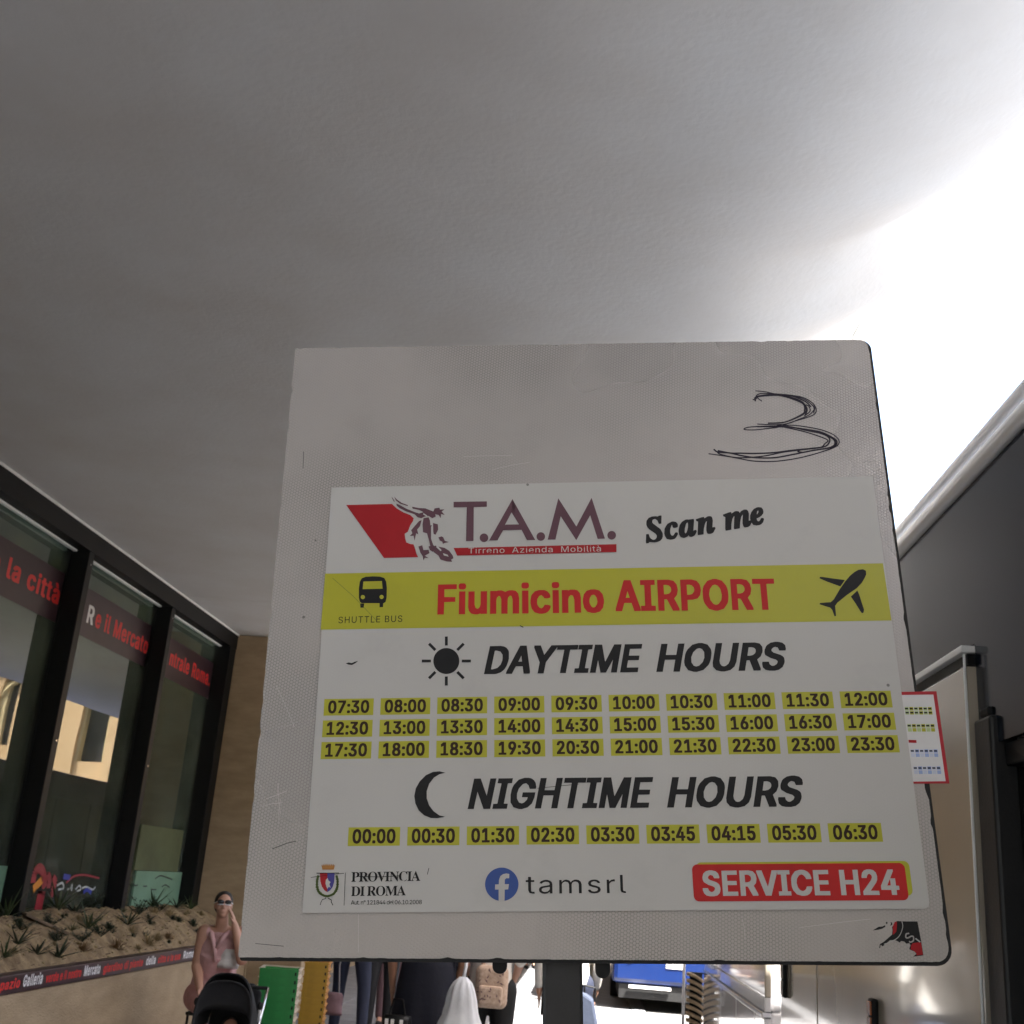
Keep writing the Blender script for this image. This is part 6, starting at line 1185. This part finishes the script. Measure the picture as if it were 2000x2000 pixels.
def person(label, loc, rz, j, top, bottom, skin='skin', hair='hairb', hairlen=0, dress=None, sleeve=.5, H=1.7, limb=1.0, shoes='black', group=None, w=1.0, longtop=False, voxel=.011, headrot=None, trousers=True):
    t = thing('person', label, 'person', loc, rz, group); sc = H / 1.74
    t.scale = (sc, sc, sc)
    b = MB()
    j = dict(j)
    b.ell(j['pelvis'], .150 * w, .105 * w, .12, 16, 10); b.ell(j['waist'], .125 * w, .095 * w, .13, 16, 10); b.ell(j['chest'], .155 * w, .10 * w, .15, 16, 10)
    cap_(b, j['pelvis'], .105 * w, j['chest'], .1 * w)
    cap_(b, j['neck'] - Vector((0, 0, .05)), .062, j['head'] - Vector((0, 0, .06)), .050)
    head_(b, j['head'], headrot)
    for s_, a in ((-1, 'L'), (1, 'R')):
        cap_(b, j['neck'] - Vector((0, 0, .06)), .06, j['sh' + a], .052); cap_(b, j['sh' + a], .053 * limb, j['el' + a], .039 * limb); cap_(b, j['el' + a], .040 * limb, j['wr' + a], .025 * limb)
        hand(b, j['wr' + a], j['el' + a], s_)
        cap_(b, j['hi' + a], .092 * w, j['kn' + a], .056); cap_(b, j['kn' + a], .056, j['an' + a], .036)
        cap_(b, j['an' + a], .036, j['an' + a] + Vector((0, -.13, -.045)), .03)
    vox(b.build('body', mt[skin], t), voxel)
    for s_ in (-1, 1):
        rt = headrot or Matrix.Identity(3)
        e = MB(); e.ell(j['head'] + rt @ Vector((s_ * .03, -.078, .018)), .011, .008, .0075, 8, 6); e.build('eye', mt['white_print'], t, smooth=True)
    # hair
    b = MB(); rt = headrot or Matrix.Identity(3)
    b.ell(j['head'] + rt @ Vector((0, .026, .038)), .083, .094, .088, 16, 10, rot=rt)
    b.ell(j['head'] + rt @ Vector((0, .045, -.01 - hairlen * .3)), .078, .068, .07 + hairlen, 14, 10, rot=rt)
    vox(b.build('hair', CL[hair], t), .010, 2)
    # top
    tm = CL[top]; i_ = .014
    if dress is None:
        b = MB(); b.ell(j['waist'], (.135) * w + i_, (.10) * w + i_, .15, 16, 10); b.ell(j['chest'], .158 * w + i_, .105 * w + i_, .155, 16, 10); cap_(b, j['waist'], .1 * w + i_, j['chest'], .1 * w + i_)
        b.tube([j['pelvis'] + Vector((0, 0, -.10 if longtop else -.02)), j['waist'], j['chest']], [.155 * w + i_, .135 * w + i_, .13 * w + i_], 18)
    else:
        b = MB(); b.ell(j['chest'], .158 * w + i_, .105 * w + i_, .155, 16, 10); b.ell(j['waist'], .14 * w + i_, .11 * w + i_, .15, 16, 10)
        rings = []; n = 40; z0, z1 = j['waist'].z, dress
        for k in range(9):
            t_ = k / 8; z = z0 + (z1 - z0) * t_; rr_ = (.15 + .07 * t_) * w + i_
            rings.append([(rr_ * (1 + .06 * t_ * math.sin(9 * 2 * PI * i / n + k * .2)) * math.cos(2 * PI * i / n), .75 * rr_ * (1 + .08 * t_ * math.sin(7 * 2 * PI * i / n)) * math.sin(2 * PI * i / n), z) for i in range(n)])
        vs = [p for r_ in rings for p in r_]; fs = [(k * n + i, k * n + (i + 1) % n, (k + 1) * n + (i + 1) % n, (k + 1) * n + i) for k in range(8) for i in range(n)]
        fs += [tuple(range(n))[::-1], tuple(8 * n + i for i in range(n))]
        b.add(vs, fs)
    cap_(b, j['neck'] - Vector((0, 0, .085)), .07, j['chest'], .11 * w)
    for a in 'LR':
        cap_(b, j['neck'] - Vector((0, 0, .085)), .062, j['sh' + a], .056 + i_ * .4)
        if sleeve > 0:
            e = j['sh' + a].lerp(j['el' + a], min(1, sleeve * 1.0)); b.tube([j['sh' + a], e], [.056 + i_ * .5, .052 + i_ * .3], 14); b.ell(j['sh' + a], .062, .062, .062)
            if sleeve > 1: cap_(b, j['el' + a], .043 + i_ * .4, j['el' + a].lerp(j['wr' + a], min(.95, sleeve - 1)), .036)
    vox(b.build('dress' if dress else 'shirt', tm, t), .011)
    if trousers and bottom:
        b = MB(); b.ell(j['pelvis'], .155 * w + .012, .11 * w + .012, .125, 16, 10)
        for a in 'LR': cap_(b, j['hi' + a], .098 * w + .01, j['kn' + a], .070); cap_(b, j['kn' + a], .070, j['an' + a] + Vector((0, 0, .03)), .056)
        vox(b.build('trousers', CL[bottom], t), .012)
    for a in 'LR':
        b = MB(); p = j['an' + a]; cap_(b, p + Vector((0, .03, -.045)), .042, p + Vector((0, -.14, -.052)), .036); vox(b.build('shoe', CL[shoes] if shoes in CL else mt[shoes], t), .009, 2)
    return t
def foot_xy(px, Y, py=1950):
    p = at_y(px, py, Y); return p.x
# walking and waiting people seen below the sign
X_ = foot_xy(678, 12.6)
person('man in dark trousers and black top, wide stride, right of the amber crates', (X_, 12.6, 0), PI, J(hiL=(-.1, 0, .92), knL=(-.17, .05, .5), anL=(-.20, .12, .085), knR=(.12, -.12, .5), anR=(.13, -.10, .085)), 'black', 'denim', H=1.78, voxel=.014)
X_ = foot_xy(741, 12.9)
person('person in charcoal trousers standing left of the navy dress', (X_, 12.9, 0), .2, J(knR=(.10, .0, .5)), 'grey', 'charcoal', H=1.74, voxel=.014, sleeve=1.9)
X_ = foot_xy(762, 13.8)
person('person in mauve trousers half hidden behind the navy dress', (X_, 13.8, 0), .1, J(), 'grey', 'mauve', H=1.68, voxel=.014)
XD = foot_xy(832, 8.5)
person('heavy woman in loose navy dress seen from behind', (XD, 8.5, 0), PI, J(elR=(.27, .03, 1.13), wrR=(.26, -.03, .93), elL=(-.26, .0, 1.13), wrL=(-.19, -.10, .92)), 'navy', None, dress=.32, sleeve=.9, w=1.25, H=1.66, hairlen=.05, trousers=False, skin='skin_tan')
XE = foot_xy(880, 9.2)
person('dark skinned person behind the navy dress carrying a white bag', (XE, 9.4, 0), PI, J(elL=(-.24, .02, 1.13), wrL=(-.20, -.02, .93)), 'navy', 'black', skin='skin_dark', H=1.74, sleeve=.6)
XF = foot_xy(955, 8.7)
person('woman in white blouse and black trousers with a printed rucksack', (XF, 8.7, 0), PI, J(elL=(-.215, .0, 1.14), wrL=(-.17, -.18, 1.0), elR=(.215, .0, 1.14), wrR=(.17, -.18, 1.0)), 'white', 'black', H=1.72, hairlen=.09, longtop=True, sleeve=1.2)
XG = foot_xy(1109, 9.5)
person('person in white shirt walking behind the sign post', (XG, 9.5, 0), PI, J(elL=(-.235, -.0, 1.13), wrL=(-.215, -.10, .90), elR=(.235, .02, 1.13), wrR=(.225, .0, .88), knL=(-.05, -.02, .5), anL=(-.06, .03, .085), knR=(.06, -.02, .5), anR=(.07, .03, .085)), 'white', 'denim', H=1.75, sleeve=1.9)
for (px, Y, tp, bt, lab) in ((1029, 25.0, 'white', 'denim', 'distant walker left of the sign post in pale shirt'), (1054, 27.0, 'black', 'mauve', 'distant walker in dark top close left of the sign post')):
    person(lab, (foot_xy(px, Y), Y, 0), .3, J(knL=(-.1, -.1, .5), anL=(-.11, -.16, .085)), tp, bt, voxel=.02)

# things they carry
def bagmesh(name, label, cat, c, W, Hh, D, m, taper=.35, folds=7, seed=1, rz=0):
    b = MB(); n = 36; K = 12; vs = []; rs = random.Random(seed)
    for k in range(K + 1):
        t = k / K; f = (taper + (1 - taper) * min(1, (1 - t) ** .6 * 1.15)) if t > .0 else .8
        f *= 1 + .05 * math.sin(t * 9)
        for i in range(n):
            a = 2 * PI * i / n; r_ = f * (1 + (.05 + .10 * t) * math.sin(folds * a + seed + 1.3 * t) * (.6 + .4 * math.sin(2 * a + seed)) + .13 * noise.noise(Vector((math.cos(a) * 2.2, math.sin(a) * 2.2, t * 3 + seed))) + .06 * noise.noise(Vector((math.cos(a) * 6, math.sin(a) * 6, t * 9 + seed))))
            vs.append((W / 2 * r_ * math.cos(a), D / 2 * r_ * math.sin(a), Hh * t - (.02 if 0 < k < 2 else 0)))
    fs = [(k * n + i, k * n + (i + 1) % n, (k + 1) * n + (i + 1) % n, (k + 1) * n + i) for k in range(K) for i in range(n)] + [tuple(range(n))[::-1], tuple(K * n + i for i in range(n))]
    b.add(vs, fs); o = b.build(name, m, smooth=True); o.location = c; o.rotation_euler = (0, 0, rz)
    return tag(o, label, cat)
def wpt(px, py, Y): return at_y(px, py, Y)
mt['plastic_white'] = mat('white_carrier_plastic', (.62, .64, .68), .35, .06, 6, .3, 12)
A = wpt(905, 1908, 8.15); Bq = wpt(892, 2040, 8.15)
o = bagmesh('carrier_bag', 'big white plastic carrier bag hanging between navy dress and rucksack', 'bag', (Bq.x + .01, 8.15, Bq.z), .30, A.z - Bq.z, .2, mt['plastic_white'], .16, 9, 2)
b = MB(o.location); b.tube([A + Vector((.0, .0, -.03)), A + Vector((.012, .01, .07)), A + Vector((.005, .05, .14))], .012, 8); b.build('bag_handle', mt['plastic_white'], o, smooth=True)
A = wpt(778, 1958, 8.25)
o = bagmesh('tote_bag', 'black and white striped tote at the left of the navy dress', 'bag', (A.x, 8.25, A.z - .40), .22, .32, .1, mt['black'], .85, 2, 3)
for s_ in (-.06, -.02, .04):
    b = MB(); b.box(s_ - .010, s_ + .012, -.062, -.054, .05, .30); b.build('stripe', mt['white_print'], o)
b = MB(); b.tube([(-.06, 0, .3), (-.03, 0, .42), (.03, 0, .42), (.06, 0, .3)], .007, 6); b.build('strap', mt['black'], o)
A = wpt(645, 1955, 11.9)
o = bagmesh('shoulder_bag', 'mauve shoulder bag hanging beside the amber crates', 'bag', (A.x, 11.9, A.z - .12), .26, .2, .1, CL['mauve'], .8, 2, 4)
b = MB(); b.tube([(-.08, 0, .18), (-.03, .02, .45), (.06, .05, .75)], .009, 6); b.tube([(.08, 0, .18), (.05, .02, .45), (.09, .05, .75)], .009, 6); b.build('strap', CL['grey'], o)
# rucksack
c = wpt(960, 1927, 8.52)
rk = thing('rucksack', 'beige rucksack with brown floral print on the back of the white blouse', 'rucksack', c)
b = MB(); b.obox((0, 0, 0), (1, 0, 0), (0, 1, 0), (0, 0, 1), .115, .055, .14); o = b.build('bag_body', CL['beige'], rk, bevel=.045); o.modifiers['bevel'].segments = 5
b = MB(); b.obox((0, -.062, -.055), (1, 0, 0), (0, 1, 0), (0, 0, 1), .085, .022, .065); o = b.build('front_pocket', CL['beige'], rk, bevel=.02)
rp = random.Random(4); b = MB()
for i in range(26):
    x = rp.uniform(-.09, .09); z = rp.uniform(-.1, .12); y = -.0865 if (z < .005 and abs(x) < .07) else -.0565; a = rp.uniform(0, PI); l_ = rp.uniform(.008, .022); w_ = .005
    if z < .015 and z > -.0: continue
    dx, dz = math.cos(a), math.sin(a); b.add([(x - dx * l_, y, z - dz * l_), (x - dz * w_, y, z + dx * w_), (x + dx * l_, y, z + dz * l_), (x + dz * w_, y, z - dx * w_)], [(0, 1, 2, 3)])
b.build('floral_print', CL['mauve'], rk, fix=False)
for s_ in (-1, 1):
    b = MB(); b.tube([(s_ * .07, .03, .13), (s_ * .075, .10, .23), (s_ * .08, .2, .22)], .014, 8); b.build('strap', CL['beige'], rk, smooth=True)
# phone in the walker's hand, suitcase beside
c = wpt(1065, 1962, 9.45)
b = MB(); b.obox((0, 0, 0), Vector((.5, .2, 0)).normalized(), (0, 1, 0), (0, 0, 1), .035, .008, .075); o = b.build('mobile_phone', mt['black_gloss'], bevel=.004); o.location = c; tag(o, 'black phone held low in the hand left of the sign post', 'phone')
c = wpt(1152, 1935, 9.3)
sc__ = thing('suitcase', 'rounded blue grey suitcase standing right of the sign post', 'suitcase', (c.x + .0, 9.35, 0))
zt3 = c.z
b = MB(); P = []
for i in range(15):
    t = i / 14; P.append((-.17 + .17 * math.sin(t * PI / 2) * 1 + .0, zt3 - (1 - math.cos(t * PI / 2)) * .0))
poly = [(-.20, .06), (.155, .06), (.165, .25), (.15, .42), (.125, .52), (.09, .60), (.03, zt3 - .06), (-.04, zt3 - .02), (-.16, zt3 - .02), (-.20, zt3 - .08)]
b.prism(poly, (0, 0, 0), (1, 0, 0), (0, 0, 1), (0, 1, 0), -.11, .11); b.build('shell', CL['blue'], sc__, bevel=.02)
b = MB(); b.tube([(-.04, 0, zt3 - .03), (-.04, 0, zt3 + .03), (.04, 0, zt3 + .02), (.045, 0, zt3 - .08)], .009, 8); b.build('handle', mt['black'], sc__)
for x in (-.14, .11):
    for y in (-.07, .07):
        b = MB(); b.tube([(x, y - .012, .034), (x, y + .012, .034)], .03, 12); b.build('wheel', mt['rubber'], sc__)

# ------------------------------------------------------------------ seated woman and pushchair
Yw = 10.5
hd = at_y(438, 1768, Yw)
zh = hd.z; print('head z', zh)
dz = zh - 1.62
rot = Matrix.Rotation(.35, 3, 'Z') @ Matrix.Rotation(-.1, 3, 'X')
def off(v): return Vector(v) + Vector((0, 0, dz))
jw = dict(pelvis=off((-.05, .17, .86)), waist=off((-.04, .15, 1.04)), chest=off((-.02, .08, 1.24)), neck=off((0, .03, 1.45)), head=off((.0, -.02, 1.62)),
          shL=off((-.150, .03, 1.38)), shR=off((.19, .05, 1.39)), elL=off((-.165, .0, 1.10)), elR=off((.255, -.09, 1.19)), wrL=off((-.06, -.16, .93)), wrR=off((.138, -.045, 1.455)),
          hiL=off((-.15, .12, .84)), hiR=off((.06, .12, .84)), knL=off((.04, -.34, .80)), knR=off((.33, -.34, .85)), anL=Vector((.04, -.30, .10)), anR=Vector((.34, -.36, .10)))
W = person('woman in pink sleeveless top and sunglasses seated on the planter end, hand raised', (hd.x, Yw, 0), 0, jw, 'pink', 'pink2', H=1.74, sleeve=0, w=1.28, limb=1.3, voxel=.0085, headrot=rot)
# collar, sunglasses
b = MB(); n_ = jw['neck']
b.tube([n_ + Vector((-.10, .02, -.02)), n_ + Vector((-.06, -.08, -.09)), n_ + Vector((0, -.115, -.2)), n_ + Vector((.02, -.12, -.3))], [.02, .024, .02, .012], 10); b.tube([n_ + Vector((.10, .02, -.02)), n_ + Vector((.06, -.08, -.08)), n_ + Vector((.01, -.115, -.19))], [.02, .024, .018], 10)
b.build('collar', CL['pink'], W, smooth=True)
b = MB(); h = jw['head']
for s_ in (-1, 1): b.ell(h + rot @ Vector((s_ * .032, -.088, .022)), .030, .008, .019, 14, 8, rot=rot)
sg = b.build('sunglasses', mt['black_gloss'], W, smooth=True)
b = MB(); b.tube([h + rot @ Vector((x, -.094 + abs(x) * .12, .002 - abs(x) * .08)) for x in (-.062, -.03, 0, .03, .062)], .0045, 6)
for s_ in (-1, 1): b.tube([h + rot @ Vector((s_ * .064, -.082, .02)), h + rot @ Vector((s_ * .082, .02, .016))], .0035, 6)
b.build('frame', mt['white_print'], sg, smooth=True)
c = jw['pelvis'] + Vector((.16, -.18, .19))
o = bagmesh('muslin_cloth', 'crumpled white cloth in the lap of the woman in pink', 'cloth', (hd.x + c.x, Yw + c.y, c.z + .06), .19, .15, .15, CL['white'], .5, 5, 9)
# her stool
stl = thing('folding_stool', 'small dark stool under the woman in pink', 'stool', (hd.x - .05, Yw + .17, 0)); zs_ = jw['pelvis'].z - .14
b = MB(); b.box(-.17, .17, -.14, .16, zs_ - .03, zs_); b.build('seat', mt['dark_grey'], stl, bevel=.01)
for (x, y) in ((-.15, -.12), (.15, -.12), (-.15, .13), (.15, .13)):
    b = MB(); b.tube([(x, y, .005), (x, y, zs_ - .03)], .012, 8); b.build('leg', mt['dark_grey'], stl)

# pushchair
Yp = 9.35; pc_ = at_y(448, 1960, Yp)
ps = thing('pushchair', 'black pushchair with hood up in front of the woman in pink', 'pushchair', (pc_.x, Yp, 0), .12)
ht = at_y(448, 1895, Yp).z; print('hood top', ht)
# hood: arched shell
def hood(y0, y1, z0, z1, w0, w1, thick=.012):
    b = MB(); n = 18; K = 8; vs = []; fs = []
    for off_ in (0, thick):
        for k in range(K + 1):
            t = k / K; y = y0 + (y1 - y0) * t; ww = (w0 + (w1 - w0) * t) - off_; zz_ = z0 + (z1 - z0) * math.sin(PI / 2 * (1 - t) ** .8 if False else PI / 2 * (1 - t * .75)) - off_
            for i in range(n + 1):
                a = PI * i / n; sx_ = math.copysign(abs(math.cos(a)) ** .7, math.cos(a)); vs.append((ww * sx_, y, z0 + (zz_ - z0) * math.sin(a) ** .7 if math.sin(a) > 0 else z0))
    N = (K + 1) * (n + 1)
    for s_ in (0, 1):
        for k in range(K):
            for i in range(n): q_ = s_ * N + k * (n + 1) + i; fs.append((q_, q_ + 1, q_ + n + 2, q_ + n + 1))
    for i in range(n): fs.append((i, i + 1, N + i + 1, N + i)); fs.append((K * (n + 1) + i, K * (n + 1) + i + 1, N + K * (n + 1) + i + 1, N + K * (n + 1) + i))
    b.add(vs, fs); return b
hood(-.20, .26, .42, ht, .215, .20).build('hood', CL['black'], ps, smooth=True)
b = hood(-.245, -.195, .46, ht - .05, .222, .218); b.build('hood_visor', CL['charcoal'], ps, smooth=True)
b = MB(); b.prism([(-.19, .30), (.19, .30), (.19, .66), (.12, .72), (-.12, .72), (-.19, .66)], (0, .16, 0), (1, 0, 0), (0, .25, 1), (0, 1, 0), 0, .05); b.build('backrest', CL['black'], ps, bevel=.02)
b = MB(); b.obox((0, 0, .29), (1, 0, 0), (0, 1, 0), (0, 0, 1), .19, .22, .04); b.build('seat', CL['black'], ps, bevel=.02)
for s_ in (-1, 1):
    b = MB(); b.tube([(s_ * .24, -.26, .08), (s_ * .245, -.06, .42), (s_ * .245, .16, .60), (s_ * .245, .27, .70)], .012, 8); b.build('frame_tube', mt['chrome'], ps, smooth=True)
    b = MB(); b.tube([(s_ * .24, .28, .08), (s_ * .245, .0, .5), (s_ * .245, -.05, .62)], .011, 8); b.build('frame_tube', mt['alu'], ps, smooth=True)
    for y in (-.26, .28):
        b = MB(); b.tube([(s_ * .24 - .018, y, .085), (s_ * .24 + .018, y, .085)], .08, 20); w_ = b.build('wheel', mt['rubber'], ps)
        b = MB(); b.tube([(s_ * .24 - .020, y, .085), (s_ * .24 + .020, y, .085)], .045, 14); b.build('rim', mt['chrome'], w_)
    b = MB(); b.ell((s_ * .245, -.04, .60), .022, .03, .03); b.build('joint', mt['rubber'], ps, smooth=True)
b = MB(); b.tube([(-.245, .27, .70), (.245, .27, .70)], .014, 10); b.build('handlebar', mt['rubber'], ps)
b = MB(); b.box(-.19, .19, -.30, -.12, .12, .15); b.box(-.18, .18, -.1, .24, .1, .18); b.build('basket', CL['black'], ps, bevel=.01)
# baby
bb = thing('baby', 'baby asleep under a patterned cloth inside the black pushchair', 'baby', (pc_.x + .035, Yp - .02, 0), .5)
bb['category'] = 'baby'
b = MB(); c = Vector((0, .0, .425)); b.ell(c, .062, .068, .072, 16, 12); b.ell(c + Vector((0, -.03, -.025)), .046, .042, .042, 12, 8); b.ell(c + Vector((0, -.068, -.008)), .010, .010, .008, 8, 6)
for s_ in (-1, 1): b.ell(c + Vector((s_ * .06, .0, -.005)), .008, .012, .016, 8, 6)
b.ell(c + Vector((0, -.065, -.034)), .014, .008, .005, 8, 6)
b.ell((0, .0, .33), .075, .06, .06, 12, 8); cap_(b, Vector((0, 0, .33)), .045, c - Vector((0, 0, .04)), .035)
vox(b.build('body', mt['skin_tan'], bb), .007, 2)
b = MB(); b.ell(c + Vector((0, .02, .015)), .066, .066, .066, 14, 10); vox(b.build('hair', CL['hairb'], bb), .008, 1)
b = MB(); n = 26; vs = []; fs = []
for k in range(n + 1):
    for i in range(n + 1):
        x = -.19 + .38 * i / n; y = -.26 + .34 * k / n
        vs.append((x, y, .355 + .03 * math.cos(x * 9) - .08 * (k / n < .3) * (1 - k / n / .3) + .018 * noise.noise(Vector((x * 12, y * 12, 3)))))
for k in range(n):
    for i in range(n): fs.append((k * (n + 1) + i, k * (n + 1) + i + 1, (k + 1) * (n + 1) + i + 1, (k + 1) * (n + 1) + i))
b.add(vs, fs); o = b.build('blanket', CL['pat'], smooth=True, fix=False); o.location = (pc_.x, Yp - .02, -.02); so2 = o.modifiers.new('solid', 'SOLIDIFY'); so2.thickness = .01; tag(o, 'white blanket with dark flecks over the baby', 'blanket')
print('objects', len(bpy.data.objects))
